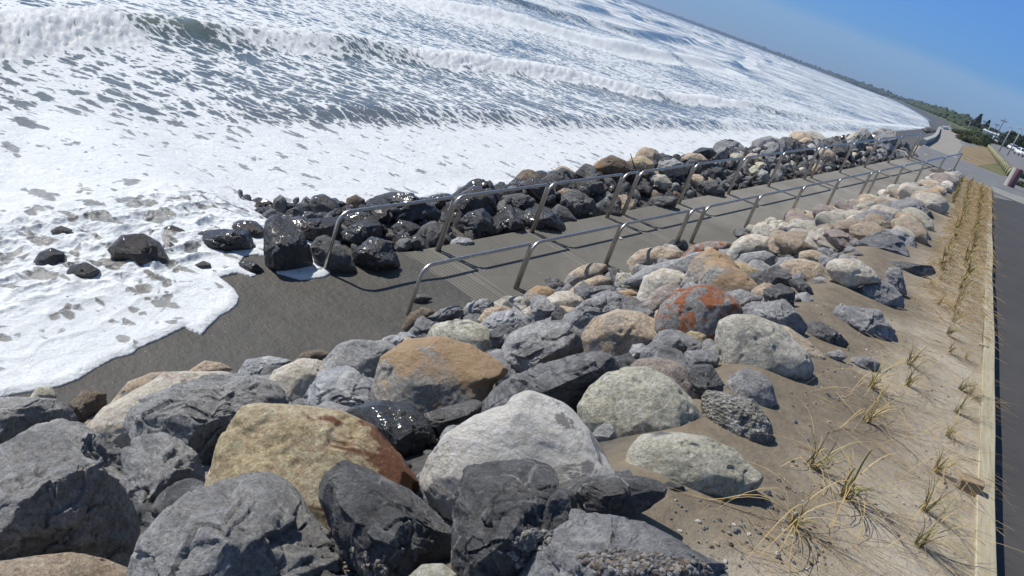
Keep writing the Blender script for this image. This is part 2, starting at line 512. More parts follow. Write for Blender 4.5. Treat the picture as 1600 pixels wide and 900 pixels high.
    turb = sm(sd, 0.2, 0.8) * sm(t, 1.0, -1.0) * sm(w, 6.0, 4.2)
    C = C * (1 - turb) + turb * (0.66 + 0.26 * n2(x, y, 1.7, 3, 51))
    P = np.stack([(x * 3.2).ravel(), (y * 3.2).ravel(), (0 * y + 5).ravel()], 1)
    tb = ridged(P, 3, 33).reshape(x.shape)
    tz = turb * sm(w, 1.4, 2.6) * (0.09 * tb + 0.05)
    edge = sm(sd, 0.50, 0.05)
    C = np.maximum(C, edge * 0.98)
    # foam strands left by earlier pulses of the swash
    lob = sd + 0.35 * n2(x, y, 0.8, 3, 77)
    strand = (np.exp(-((lob - 1.25) / 0.10) ** 2) + np.exp(-((lob - 0.72) / .05) ** 2)) * sm(t, 0, -1.5)
    C = np.maximum(C, strand * 0.95)
    green = np.exp(-((q - 0.1) / 0.75) ** 2) * (1 - b1) * sm(y, 160, 80) + dark * .5
    bz = beach_z(w, t)
    sea = SEA + z
    film = bz + 0.035 + tz + 0.012 * strand
    lin = np.maximum(sea, film)
    lift = 0.030 * np.sqrt(np.clip(sd / 0.10, 0, 1)) + 0.012 * np.exp(-((sd - 0.12) / .10) ** 2)
    zz = np.where(sd > 0, np.where(sd < 3, np.maximum(bz + lift + tz + 0.012 * strand, sea * sm(sd, .2, 1.2) + (bz) * (1 - sm(sd, .2, 1.2))), lin), bz - 0.12)
    brown = sm(x, -24, -9) * sm(y, 110, 20)
    return zz, C, green, brown, sd, rough

# ---- water material
def water_mat():
    mt, t, b, o = new_mat('sea_water'); g = N(t)
    tc = g.n('ShaderNodeTexCoord'); v = tc.outputs['Object']
    def at_(n):
        a = g.n('ShaderNodeAttribute'); a.attribute_name = n; return a.outputs['Fac']
    C, G, B = at_('foam'), at_('green'), at_('brown')
    sv = g.mapping(v, (0.75, 1.0, 0.6), (0, 0, 0.05))
    wn = g.n('ShaderNodeTexNoise'); wn.inputs['Scale'].default_value = 1.1; wn.inputs['Detail'].default_value = 3
    g.lk(sv, wn.inputs['Vector'])
    wv = g.n('ShaderNodeVectorMath'); wv.operation = 'MULTIPLY_ADD'
    g.lk(wn.outputs['Color'], wv.inputs[0]); wv.inputs[1].default_value = (0.7, 0.7, 0.7); g.lk(sv, wv.inputs[2])
    d1 = g.vor(wv.outputs[0], 1.9, 'DISTANCE_TO_EDGE')
    d2 = g.vor(wv.outputs[0], 5.5, 'DISTANCE_TO_EDGE')
    cell = g.math('ADD', g.math('MULTIPLY', d1, 1.35), g.math('MULTIPLY', d2, 0.75))       # 0 on strands, ~0.6 in holes
    nz = g.noise(g.mapping(v, (0.85, 1.1, 1), (0, 0, 0.05)), 0.95, 10, 0.72, 0.6)
    fld = g.math('SUBTRACT', g.math('MULTIPLY_ADD', nz, 0.95, 0.42), cell)
    thr = g.math('MULTIPLY_ADD', C, -0.98, 1.15)
    ff = g.math('SUBTRACT', fld, thr)
    foam = g.ramp(g.math('MULTIPLY_ADD', ff, 4.0, 0.5), [(0.10, 0.0), (0.38, 0.32), (0.60, 0.85), (0.75, 1.0)])
    film = g.math('MULTIPLY_ADD', C, 0.9, -0.42, clamp=True); film = g.math('MINIMUM', film, 0.30)
    film = g.math('MULTIPLY', film, g.ramp(g.noise(v, 5.0, 6, .7, .5), [(0.35, 0.5), (0.6, 1.0)]))
    foam = g.math('MAXIMUM', foam, film)
    deep = g.mix(B, (0.085, 0.120, 0.122), (0.175, 0.160, 0.135))
    deep = g.mix(g.math('MULTIPLY', G, 0.85, clamp=True), deep, (0.19, 0.20, 0.11))
    deep = g.mix(g.ramp(g.noise(v, 0.5, 3), [(0.4, 0.0), (0.7, 0.5)]), deep, (0.13, 0.155, 0.155))
    fine = g.noise(v, 22, 4, 0.7)
    fcol = g.ramp(fine, [(0.3, (0.55, 0.585, 0.60)), (0.6, (0.76, 0.78, 0.785))])
    lace = g.ramp(g.noise(g.mapping(v, (1, 1, 1)), 3.2, 8, 0.7, 0.8), [(0.38, 0.0), (0.52, 0.18), (0.60, 0.0)])
    fcol = g.mix(g.ramp(g.noise(v, 0.9, 6, 0.65, 0.6), [(0.42, 0.0), (0.62, 0.55)]), fcol, (0.60, 0.635, 0.64))
    fcol = g.mix(lace, fcol, (0.45, 0.47, 0.46))
    g.lk(g.mix(foam, deep, fcol), b.inputs['Base Color'])
    g.lk(g.ramp(foam, [(0.0, 0.16), (0.6, 0.75)]), b.inputs['Roughness'])
    sw = g.math('MULTIPLY', foam, g.math('MULTIPLY_ADD', at_('rough'), 0.55, 0.0, clamp=True), clamp=True)
    g.lk(sw, b.inputs['Subsurface Weight']); b.inputs['Subsurface Radius'].default_value = (1, 1, 1); b.inputs['Subsurface Scale'].default_value = 0.35
    b.inputs['IOR'].default_value = 1.33
    b.inputs['Specular IOR Level'].default_value = 0.5
    rip = g.noise(g.mapping(v, (1.0, 0.7, 1)), 5.5, 7, 0.62, 0.4)
    h = g.math('MULTIPLY_ADD', foam, 0.35, g.math('ADD', g.math('MULTIPLY', rip, 0.9), g.math('MULTIPLY', fine, 0.10)))
    n1_ = g.bump(h, 0.55, 0.09)
    RO = at_('rough')
    spl = g.math('MULTIPLY', g.noise(v, 4.5, 10, 0.75, 0.6), g.math('MULTIPLY', RO, 1.0, clamp=True))
    g.lk(g.bump(spl, 0.6, 0.16, n1_), b.inputs['Normal'])
    return mt
M_WATER = water_mat()

def add_sea():
    # polar mesh round the beach, fine near, coarse far
    nr, na = 820, 560
    r = 5.2 * (9000 / 5.2) ** (np.linspace(0, 1, nr) ** 1.12)
    a = np.radians(np.concatenate([np.linspace(-150, -75, 40, endpoint=False), np.linspace(-75, -2.0, na)]))
    Rr, Aa = np.meshgrid(r, a, indexing='ij')
    X = Rr * np.sin(Aa); Y = Rr * np.cos(Aa)
    Z, C, G, B, sd, RO = sea_fields(X, Y)
    inpatch = (X > -10.55) & (X < -6.05) & (Y > 3.1) & (Y < 11.9)
    me_v = np.stack([X.ravel(), Y.ravel(), Z.ravel()], 1)
    fc = grid_faces(*X.shape)
    keepv = (sd.ravel() > -0.8) & ~inpatch.ravel()
    fc = fc[keepv[fc].all(1)]
    used = np.unique(fc); remap = -np.ones(len(me_v), int); remap[used] = np.arange(len(used))
    me = mesh_np('sea', me_v[used], remap[fc])
    for n_, v_ in (('foam', C), ('green', G), ('brown', B), ('rough', RO)): attr(me, n_, v_.ravel()[used])
    link('sea_water', me, M_WATER, kind='structure', label='foaming grey green surf rolling in towards the stones')
    # the run-up on the sand, finer
    x = np.linspace(-10.8, -5.9, 330); y = np.linspace(2.9, 12.1, 500)
    X, Y = np.meshgrid(x, y, indexing='ij')
    Z, C, G, B, sd, RO = sea_fields(X, Y)
    fc = grid_faces(*X.shape); kv = (sd.ravel() > -0.06)
    fc = fc[kv[fc].all(1)]
    V = np.stack([X.ravel(), Y.ravel(), Z.ravel() + 0.002], 1)
    used = np.unique(fc); remap = -np.ones(len(V), int); remap[used] = np.arange(len(used))
    me = mesh_np('swash', V[used], remap[fc][:, ::-1])
    for n_, v_ in (('foam', C), ('green', G), ('brown', B), ('rough', RO)): attr(me, n_, v_.ravel()[used])
    link('swash_water', me, M_WATER, kind='structure', label='white foam edge of the wave running up the dark sand')
add_sea()

# ---- sand and soil
def sand_mat(name, lo, hi, rough, wet=False):
    mt, t, b, _ = new_mat(name); g = N(t)
    tc = g.n('ShaderNodeTexCoord'); v = tc.outputs['Object']
    base = g.ramp(g.noise(v, 1.6, 6, 0.6, 0.5), [(0.33, lo), (0.66, hi)])
    gr = g.noise(v, 160, 3, 0.8)
    base = g.mix(0.55, base, g.ramp(gr, [(0.3, 0.30), (0.7, 0.72)]), 'OVERLAY')
    sp = g.vor(v, 26, 'F1', 'Distance'); 
    cs = g.n('ShaderNodeTexVoronoi'); cs.inputs['Scale'].default_value = 26; g.lk(v, cs.inputs['Vector'])
    sep = g.n('ShaderNodeSeparateColor'); g.lk(cs.outputs['Color'], sep.inputs[0])
    dot = g.math('MULTIPLY', g.ramp(sp, [(0.10, 1.0), (0.16, 0.0)]), g.ramp(sep.outputs['Red'], [(0.80, 0.0), (0.82, 1.0)]))
    base = g.mix(dot, base, g.ramp(sep.outputs['Green'], [(0.0, (0.035, 0.03, 0.03)), (0.72, (0.06, 0.05, 0.04)), (0.78, (0.55, 0.53, 0.48)), (1, (0.7, 0.7, 0.66))], 'CONSTANT'))
    if name == 'dry_sand':
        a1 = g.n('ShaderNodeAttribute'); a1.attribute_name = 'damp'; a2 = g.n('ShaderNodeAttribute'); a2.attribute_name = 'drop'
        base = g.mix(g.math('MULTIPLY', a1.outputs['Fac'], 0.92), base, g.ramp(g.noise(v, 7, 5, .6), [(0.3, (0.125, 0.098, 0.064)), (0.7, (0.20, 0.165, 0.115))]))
        base = g.mix(a2.outputs['Fac'], base, g.ramp(g.noise(v, 14, 6, .7), [(0.3, (0.030, 0.029, 0.027)), (0.7, (0.10, 0.095, 0.085))]))  # stony slope bed coloured dark so gaps between boulders read as shade
    g.lk(base, b.inputs['Base Color'])
    b.inputs['Roughness'].default_value = rough
    h = g.math('ADD', g.math('MULTIPLY', g.noise(v, 9, 6, 0.65), 1.0), g.math('MULTIPLY', gr, 0.12))
    g.lk(g.bump(h, 0.7, 0.05), b.inputs['Normal'])
    return mt
M_WETSAND = sand_mat('wet_sand', (0.058, 0.053, 0.042), (0.080, 0.074, 0.060), 0.6)
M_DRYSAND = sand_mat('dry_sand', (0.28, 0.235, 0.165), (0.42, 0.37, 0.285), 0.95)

def add_beach():
    t = np.concatenate([np.linspace(-11, 3, 230), np.linspace(3.1, 30, 170)]); w = np.concatenate([np.linspace(-2.2, 6.5, 160), np.linspace(6.7, 40, 40)])
    Wg, Tg = np.meshgrid(w, t, indexing='ij')
    P = RA[:2] + Tg[..., None] * RD2 + Wg[..., None] * RW2
    X, Y = P[..., 0], P[..., 1]
    Z = beach_z(Wg, Tg) + 0.012 * n2(X, Y, 1.5, 3, 2)
    me = grid_mesh('beach', X, Y, Z)
    link('beach_sand', me, M_WETSAND, kind='structure', label='dark wet sand at the foot of the ramp')
    # far beach beyond the ramp
    rows = [(36, -2.0), (60, -3.1), (79, -3.6), (110, -5.0), (149, -6.9), (180, -8.2), (243, -9.5), (400, -15), (633, -30)]
    shore = {36: -8.2, 60: -9.1, 79: -10.2, 110: -12.0, 149: -14.0, 180: -14.4, 243: -16.0, 400: -20.5, 633: -36}
    V = []
    for y, xl in rows:
        xs = shore[y]
        V += [(xl + 1.5, y, -0.6), (xl - 0.3, y, -1.6), ((xl + xs) / 2, y, -3.3), (xs - 2, y, -4.35), (xs - 14, y, -5.2)]
    link('far_beach', mesh_np('far_beach', V, grid_faces(len(rows), 5)), M_WETSAND, kind='structure')
add_beach()

XE_W = -0.28       # landward edge of the sand at the ramp
TIM_X = 0.765      # planted side of the timber edging
def xe(y):
    return RA[0] + (y - RA[1]) * math.tan(TH) + 0.28
def bank_z(x, y):
    """the stone-covered slope from the strip down to the ramp"""
    x = np.asarray(x, float); y = np.asarray(y, float)
    e_ = xe(y); w, t = wt(e_, y); ze = RA[2] + SL * np.minimum(t, 26.2)
    s0 = -0.40 + 0 * e_
    u = np.clip((s0 - x) / (s0 - e_), 0, 1.35)
    r_ = 0.05
    ue = np.where(u < 2 * r_, u * u / (4 * r_), u - r_) / (1 - r_)
    return ze * np.clip(ue, 0, 1.0)
def bank_surf(x, y):
    x = np.asarray(x, float); y = np.asarray(y, float)
    return bank_z(x, y) - 0.012 - 0.17 * sm(x, -0.50, -1.15) * (1 - 0.8 * np.exp(-((x + .65) / .6) ** 2 - ((y - 7.0) / 1.5) ** 2))
def add_bank():
    y = np.concatenate([np.linspace(-2, 14, 190), np.linspace(14.2, 35.5, 110)])
    u = np.linspace(0, 1, 130)
    U, Y = np.meshgrid(u, y, indexing='ij')
    XL = xe(Y) - 0.8
    X = XL + (TIM_X - XL) * U
    Z = bank_surf(X, Y) + 0.030 * n2(X, Y, 1.1, 3, 31) * sm(X, TIM_X, TIM_X - .4) + 0.012 * n2(X, Y, 4.0, 2, 32)
    me = grid_mesh('bank', X, Y, Z)
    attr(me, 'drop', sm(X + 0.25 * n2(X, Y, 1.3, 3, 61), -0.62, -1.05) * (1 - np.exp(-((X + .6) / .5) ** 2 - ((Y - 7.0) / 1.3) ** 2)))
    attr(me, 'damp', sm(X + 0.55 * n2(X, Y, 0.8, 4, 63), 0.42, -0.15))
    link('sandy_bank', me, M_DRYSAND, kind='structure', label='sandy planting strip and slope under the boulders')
add_bank()

# ---- asphalt footpath, concrete, gravel ground
def asphalt_mat(name, lo, hi):
    mt, t, b, _ = new_mat(name); g = N(t)
    tc = g.n('ShaderNodeTexCoord'); v = tc.outputs['Object']
    base = g.ramp(g.noise(v, 1.1, 6, 0.6), [(0.3, lo), (0.7, hi)])
    gr = g.noise(v, 130, 3, 0.8)
    base = g.mix(0.7, base, g.ramp(gr, [(0.32, 0.25), (0.7, 0.78)]), 'OVERLAY')
    g.lk(base, b.inputs['Base Color']); b.inputs['Roughness'].default_value = 0.9
    g.lk(g.bump(gr, 0.5, 0.006), b.inputs['Normal']); return mt
M_ASPH = asphalt_mat('asphalt', (0.046, 0.043, 0.041), (0.065, 0.061, 0.058))
M_ROAD = asphalt_mat('road_asphalt', (0.15, 0.148, 0.145), (0.20, 0.198, 0.193))
M_GRAVEL = sand_mat('gravel', (0.13, 0.135, 0.14), (0.20, 0.20, 0.20), 0.95)
M_CONC = simple_mat('concrete', (0.24, 0.235, 0.21), 0.85, 0.16, 2.2, 0.35, 0.01)

def grass_mat(name, lo, mid, hi, sc=0.35):
    mt, t, b, _ = new_mat(name); g = N(t)
    tc = g.n('ShaderNodeTexCoord'); v = tc.outputs['Object']
    base = g.ramp(g.noise(v, sc, 6, 0.65, 0.5), [(0.32, lo), (0.5, mid), (0.68, hi)])
    base = g.mix(0.6, base, g.ramp(g.noise(v, 9, 6, 0.8), [(0.3, 0.28), (0.7, 0.72)]), 'OVERLAY')
    g.lk(base, b.inputs['Base Color']); b.inputs['Roughness'].default_value = 0.95
    g.lk(g.bump(g.noise(v, 6, 6, 0.8), 0.8, 0.08), b.inputs['Normal']); return mt

def poly_sheet(name, pts, z, mat, label=None, th=0.0, kind='structure'):
    vs = [(p[0], p[1], z) for p in pts]
    me = mesh_np(name, vs, [list(range(len(pts)))], False)
    if me.polygons[0].normal.z < 0: me.flip_normals()
    return link(name, me, mat, kind=kind, label=label)

poly_sheet('footpath', [(0.8, -4), (9, -4), (9, 58), (0.86, 31.0)], -0.10, M_ASPH, 'dark asphalt footpath along the timber edging')
M_GRASS = grass_mat('dry_grass', (0.10, 0.105, 0.035), (0.24, 0.175, 0.095), (0.30, 0.22, 0.13))

def add_upland():
    rows = [(30.5, 0.82), (33.0, 0.50), (36.02, 0.13), (36.33, -2.05), (37.2, -2.1), (60, -3.1), (79, -3.6), (110, -5.0), (149, -6.9), (180, -8.2), (243, -9.5), (400, -15), (633, -30), (880, -52), (1270, -92), (2440, -225), (4190, -760), (6600, -2690), (8000, -4300)]
    V = []; cols = [0, .06, .15, .3, .5, 1.0]
    for y, xl in rows:
        for c in cols:
            x = xl + (600 + y * 1.2) * c ** 2
            V.append((x, y, -0.106 - 0.19 * float(sm(y, 36, 48)) + 0.0))
    link('ground', mesh_np('ground', V, grid_faces(len(rows), len(cols))[:, ::-1]), M_GRAVEL, kind='structure', label='grey gravel ground and coast path beyond the ramp')
    # seaward face of the upland
    V = []
    for y, xl in rows[3:]:
        z0 = -0.106 - 0.19 * float(sm(y, 36, 48))
        V += [(xl, y, z0), (xl - 0.25, y, z0 - 1.3), (xl - 1.0, y, -4.6)]
    link('shore_bank', mesh_np('shore_bank', V, grid_faces(len(rows) - 3, 3)), M_WETSAND, kind='structure')
add_upland()
poly_sheet('scrub_ground', [(-9.2, 250), (-14.8, 400), (-29.8, 633), (-51.5, 880), (-91, 1270), (-224, 2440), (3300, 2440), (500, 300), (16, 262), (-4, 232)], -0.284, grass_mat('scrub', (.035, .045, .022), (.07, .08, .035), (.15, .13, .07), .15), 'low scrub behind the far shore')
# right of the path so the ground goes on
poly_sheet('ground_east', [(9, -40), (600, -40), (600, 58), (9, 58)], -0.115, M_GRASS)
poly_sheet('ground_south', [(-7, -40), (9, -40), (9, -4), (-7, -4)], -0.12, M_GRASS)
def P3(pts, z): return [at(x, y, z)[:2] for x, y in pts]
cb = P3([(1549, 291), (1600, 309.5)], -0.10); cb2 = P3([(1549, 299.5), (1600, 320)], -0.10)
poly_sheet('coast_path', [(-2.6, 40.0), (-3.0, 60), (-3.5, 79), (-4.9, 110), (-6.8, 149), (-8.1, 180), (-9.4, 243), (-7.0, 243), (-4.6, 180), (-2.9, 125), (-1.6, 90), (-1.2, 66), (-0.8, 50), (-0.7, 40.0)], -0.274, sand_mat('path_gravel', (0.23, 0.215, 0.19), (0.32, 0.30, 0.265), 0.95), 'pale grey-brown coast path running on beyond the ramp')
poly_sheet('concrete_band', [cb[0], cb[1], (9, 47.5), (9, 45), cb2[1], cb2[0]], -0.090, M_CONC, 'pale concrete band where the asphalt path ends')
poly_sheet('grass_patch', P3([(1505, 228), (1541, 229), (1560, 247), (1573, 262), (1568, 284), (1548, 280), (1520, 271), (1500, 258), (1500, 245)], -0.29), -0.285, M_GRASS, 'dry brown and green grass beside the timber barrier')
M_GRASSG = grass_mat('green_grass', (0.07, 0.085, 0.022), (0.13, 0.13, 0.045), (0.20, 0.17, 0.08))
poly_sheet('green_grass', P3([(1510, 262), (1535, 277.5), (1567, 284), (1572, 265), (1560, 255), (1540, 257)], -0.29), -0.279, M_GRASSG, 'greener end of the grass beside the barrier')
poly_sheet('grass_verge', P3([(1573, 292), (1592, 292), (1600, 288), (1640, 310), (1600, 303)], -0.29), -0.280, M_GRASS)
poly_sheet('road', [(2.6, 47), (2.9, 84), (2.0, 168), (3.6, 400), (14, 400), (12, 168), (10.5, 47)], -0.275, M_ROAD, 'pale grey asphalt road with parked cars')

# ================================================================== BOULDERS
_ico = {}
def ico(sub):
    if sub not in _ico:
        bm = bmesh.new(); bmesh.ops.create_icosphere(bm, subdivisions=sub, radius=1.0)
        bm.verts.ensure_lookup_table()
        v = np.array([q.co[:] for q in bm.verts]); f = np.array([[q.index for q in p.verts] for p in bm.faces])
        bm.free(); _ico[sub] = (v, f)
    return _ico[sub]

def radial(poly, n=360):
    """distance from the centroid to the outline for n directions"""
    A = np.asarray(poly, float)
    x, y = A[:, 0], A[:, 1]; x2, y2 = np.roll(x, -1), np.roll(y, -1)
    cr = x * y2 - x2 * y; ar = cr.sum() / 2
    c = np.array([((x + x2) * cr).sum(), ((y + y2) * cr).sum()]) / (6 * ar)
    ph = np.linspace(-math.pi, math.pi, n, endpoint=False); R = np.zeros(n)
    Q = A - c; m_ = len(Q)
    for i in range(m_):
        a, b = Q[i], Q[(i + 1) % m_]; e_ = b - a
        dx, dy = np.cos(ph), np.sin(ph)
        den = dx * e_[1] - dy * e_[0]
        with np.errstate(all='ignore'):
            tt = (a[0] * e_[1] - a[1] * e_[0]) / den
            uu = (a[0] * dy - a[1] * dx) / den
        ok = (np.abs(den) > 1e-12) & (uu >= -1e-6) & (uu <= 1 + 1e-6) & (tt > 0)
        R = np.where(ok, np.maximum(R, tt), R)
    R = np.where(R <= 0, np.median(R[R > 0]), R)
    return c, R, abs(ar)

def rock_verts(R, T, form, seed, sub, rough=1.0, fit=True):
    """R: outline radii (n,) or None; T: half depth towards the eye"""
    D, Fc = ico(sub)
    rs = np.random.default_rng(seed)
    n = len(R)
    k = 1 if form == 'a' else 9                       # rounding of the outline
    ker = np.hanning(k + 2)[1:-1]; ker /= ker.sum()
    Rs = R.copy() if k == 1 else np.convolve(np.concatenate([R[-k:], R, R[:k]]), ker, 'same')[k:-k]
    phi = np.arctan2(D[:, 1], D[:, 0]); idx = (phi + math.pi) / (2 * math.pi) * n
    i0 = np.floor(idx).astype(int) % n; fr = idx - np.floor(idx)
    Rv = Rs[i0] * (1 - fr) + Rs[(i0 + 1) % n] * fr
    s = np.hypot(D[:, 0], D[:, 1]); c = D[:, 2]
    ex = 0.72 if form == 'a' else 0.92
    s2 = s ** ex; c2 = np.sign(c) * np.abs(c) ** ex
    P = np.stack([Rv * s2 * np.cos(phi), Rv * s2 * np.sin(phi), T * c2], 1)
    size = float(np.mean(Rs))
    if form == 'a':
        for q in range(8):
            th_ = (q + rs.uniform(-.35, .35)) * 2.399; zz = rs.uniform(.15, .95); rr_ = math.sqrt(1 - zz * zz)
            nn = np.array([rr_ * math.cos(th_), rr_ * math.sin(th_), zz])
            sup = (P @ nn).max(); dpl = sup * rs.uniform(0.50, 0.78)
            P = P - nn * np.clip(P @ nn - dpl, 0, None)[:, None]
    if form == 'a':
        for nn, dq in (((.72, -.38, .58), .50), ((-.25, .72, .65), .66)):
            nn = np.array(nn) + rs.normal(size=3) * .16; nn /= np.linalg.norm(nn)
            sup = (P @ nn).max(); P = P - nn * np.clip(P @ nn - sup * (dq + rs.uniform(-.05, .1)), 0, None)[:, None]
    npl = 12 if form == 'a' else 7
    for q in range(npl):
        nn = rs.normal(size=3); nn[2] = abs(nn[2]) * 1.1 + 0.25; nn /= np.linalg.norm(nn)
        sup = (P @ nn).max()
        d = sup * (rs.uniform(0.76, 0.95) if form == 'a' else rs.uniform(0.86, 0.97))
        e_ = P @ nn - d
        cut = np.clip(e_, 0, None)
        if form != 'a': cut = cut * 0.8
        P = P - nn * (cut * (0.97))[:, None]
    Nn = P / (np.array([size, size, T]) ** 2); Nn /= np.linalg.norm(Nn, axis=1)[:, None] + 1e-9
    off = rs.uniform(-50, 50, 3)
    # work in object-size units and in metres
    U = P / size
    if form == 'a':
        d = 0.022 * fbm(U * 1.6 + off, 3, seed + 5)
        for M_, amp, tl, an in ((12, .022, .10, 1.4), (60, .010, .10, 1.9), (330, .005, .09, 1.6)):
            if M_ > 200 and sub < 5: break
            S_ = rs.normal(size=(M_, 3)); S_ /= np.linalg.norm(S_, axis=1)[:, None]; S_ *= np.array([1.0, 1.0, T / size])
            Q0, _ = np.linalg.qr(rs.normal(size=(3, 3))); A_ = Q0 @ np.diag([1, an, 1 / an]) @ Q0.T
            Uw = U + 0.10 * np.stack([vnoise(U * 3 + off + 5 * q_, seed + q_) for q_ in range(3)], 1) * (1.0 if M_ < 200 else .4)
            UA, SA = Uw @ A_, S_ @ A_
            D2 = (UA ** 2).sum(1)[:, None] - 2 * UA @ SA.T + (SA ** 2).sum(1)[None]
            nn_ = np.argmin(D2, 1); d1_ = np.sqrt(np.maximum(D2[np.arange(len(U)), nn_], 0))
            D2[np.arange(len(U)), nn_] = 1e9; d2_ = np.sqrt(np.maximum(D2.min(1), 0))
            tilt = rs.normal(size=(M_, 3)) * tl; offk = rs.normal(size=M_) * amp
            dd = ((U - S_[nn_]) * tilt[nn_]).sum(1) + offk[nn_]
            cre = -amp * .8 * np.exp(-((d2_ - d1_) / (.25 / math.sqrt(M_))) ** 2) * (vnoise(U * 2.2 + off, seed) > -.1)
            d = d + np.clip(dd, -3 * amp, 2.2 * amp) + cre
        d = d + 0.010 * ridged(U * 9 + off, 3, seed + 9)
    else:
        d = 0.065 * fbm(U * 1.1 + off, 2, seed) + 0.022 * fbm(U * 3.4 + off, 4, seed + 5)
        pit = fbm(U * 2.4 + off + 3, 3, seed + 7); d -= 0.05 * sm(pit, 0.25, 0.5) * rough
        d += 0.006 * fbm(U * 14 + off, 3, seed + 8)
    if rough > 1.6: d += 0.06 * ridged(U * 7 + off, 3, seed + 13)
    P = P + Nn * (d * size)[:, None]
    if fit:
        # keep the outline the stone really shows
        nb = 110 if form == 'a' and sub >= 6 else 60; ph2 = np.arctan2(P[:, 1], P[:, 0]); rad2 = np.hypot(P[:, 0], P[:, 1])
        bi = np.floor((ph2 + math.pi) / (2 * math.pi) * nb).astype(int) % nb
        mxr = np.zeros(nb); np.maximum.at(mxr, bi, rad2)
        want = np.interp(np.arange(nb) + .5, np.arange(n + 1) / n * nb, np.append(Rs, Rs[0]))
        fac = want / np.maximum(mxr, 1e-6)
        k2 = np.array([1, 2, 3, 2, 1.]) / 9; fac = np.convolve(np.concatenate([fac[-2:], fac, fac[:2]]), k2, 'valid')
        pos = (ph2 + math.pi) / (2 * math.pi) * nb - .5; j0 = np.floor(pos).astype(int); fq = pos - j0
        fv = fac[j0 % nb] * (1 - fq) + fac[(j0 + 1) % nb] * fq
        P[:, 0] *= fv; P[:, 1] *= fv
    return P, Fc

KIND = {
 'grey':  rock_mat('rock_grey', [(0.18, .178, .175), (.34, .336, .328), (.53, .525, .51)], veins=0.8, strata=0.12, dust=.25, edge=.6),
 'dark':  rock_mat('rock_dark', [(0.055, .054, .054), (.12, .119, .118), (.27, .267, .262)], veins=0.5, strata=0.15, dust=.12, edge=.45),
 'slate': rock_mat('rock_slate', [(0.17, .17, .173), (.30, .30, .305), (.46, .46, .465)], veins=0.65, strata=0.25, dust=.3, edge=.6),
 'strata':rock_mat('rock_strata', [(0.10, .103, .11), (.21, .212, .22), (.33, .33, .335)], veins=0.4, strata=0.6, edge=.5),
 'silver':rock_mat('rock_silver', [(0.17, .175, .18), (.36, .37, .38), (.60, .61, .62)], patch=(.66, .66, .64), pthr=.58, veins=0.7, strata=0.3, spec=.6, rough=.6, edge=.5),
 'white': rock_mat('rock_white', [(0.64, .60, .52), (.79, .755, .68), (.88, .85, .79)], patch=(.30, .29, .275), pthr=.555, veins=0.0, dust=0, psize=3.0, psoft=.012, crack=.03),
 'cream': rock_mat('rock_cream', [(0.50, .44, .36), (.66, .60, .49), (.80, .74, .64)], patch=(.46, .36, .31), pthr=.60, dust=.1, crack=.015),
 'tan':   rock_mat('rock_tan', [(0.38, .29, .20), (.53, .42, .30), (.64, .54, .41)], patch=(.30, .28, .26), pthr=.58, dust=.15, crack=.015),
 'yellow':rock_mat('rock_yellow', [(0.42, .32, .18), (.53, .43, .26), (.60, .51, .36)], patch=(.32, .275, .22), pthr=.60, dust=.0, crack=.015),
 'rust':  rock_mat('rock_rust', [(0.45, .35, .19), (.62, .51, .32), (.72, .62, .45)], patch=(.22, .10, .05), pthr=.64, dust=.0, psize=3.5, pdir=(.45, .30, .30), crack=.03),
 'olive': rock_mat('rock_olive', [(0.42, .395, .30), (.59, .56, .44), (.71, .68, .56)], patch=(.23, .225, .22), pthr=.60, dust=.1, crack=.01),
 'lichen':rock_mat('rock_lichen', [(0.21, .20, .185), (.30, .29, .275), (.40, .385, .36)], patch=(.36, .14, .065), pthr=.505, dust=.0, psize=6.5, psoft=.02, crack=.01),
 'pink':  rock_mat('rock_pink', [(0.29, .235, .215), (.40, .335, .30), (.49, .43, .39)], patch=(.42, .35, .25), pthr=.58, dust=.1, crack=.01),
 'orange':rock_mat('rock_orange', [(0.28, .265, .24), (.39, .37, .33), (.50, .47, .41)], patch=(.48, .335, .20), pthr=.52, dust=.0, psize=2.5, pdir=(.1, .2, .5), psoft=.05, crack=.015),
 'brown': rock_mat('rock_brown', [(0.11, .085, .06), (.19, .15, .11), (.29, .245, .19)], patch=(.30, .17, .08), pthr=.62, dust=.0, crack=.01),
 'beige': rock_mat('rock_beige', [(0.39, .36, .285), (.56, .525, .43), (.70, .665, .57)], patch=(.30, .29, .26), pthr=.57, veins=.15, speck=.5, dust=.1, crack=.02),
 'conglomerate': rock_mat('rock_conglomerate', [(0.10, .09, .08), (.42, .40, .35), (.75, .72, .66)], veins=0.0, speck=.9, bump=1.0, scale=3.4, dust=0, chipk=1.2),
 'wet':   rock_mat('rock_wet', [(0.010, .011, .012), (.022, .023, .025), (.048, .050, .052)], rough=.42, spec=.6, veins=.12, dust=0, bump=.75, coat=.35, edge=.1),
 'wetbrown': rock_mat('rock_wet_brown', [(0.018, .013, .010), (.034, .025, .018), (.070, .048, .030)], rough=.38, spec=.6, dust=0, bump=.85, coat=.45),
 'damp':  rock_mat('rock_damp', [(0.050, .051, .052), (.105, .106, .104), (.20, .198, .19)], rough=.6, veins=.35, dust=.12, edge=.3),
}

def slope_hit(x, y, surf, lift):
    d = ray(x, y); lo, hi = 1.2, 70.0; st = 0.05; s_ = lo
    ts = np.arange(lo, hi, 0.04); P = EYE + ts[:, None] * d
    h = surf(P[:, 0], P[:, 1]) + lift
    k = np.nonzero(P[:, 2] < h)[0]
    return ts[k[0]] if len(k) else None

def sea_surf(x, y):
    w, t = wt(x, y); return np.maximum(beach_z(w, t), SEA - 0.1)

def land_surf(x, y):
    w, t = wt(x, y); return np.maximum(bank_surf(x, y), beach_z(np.minimum(w, 1.6), t))

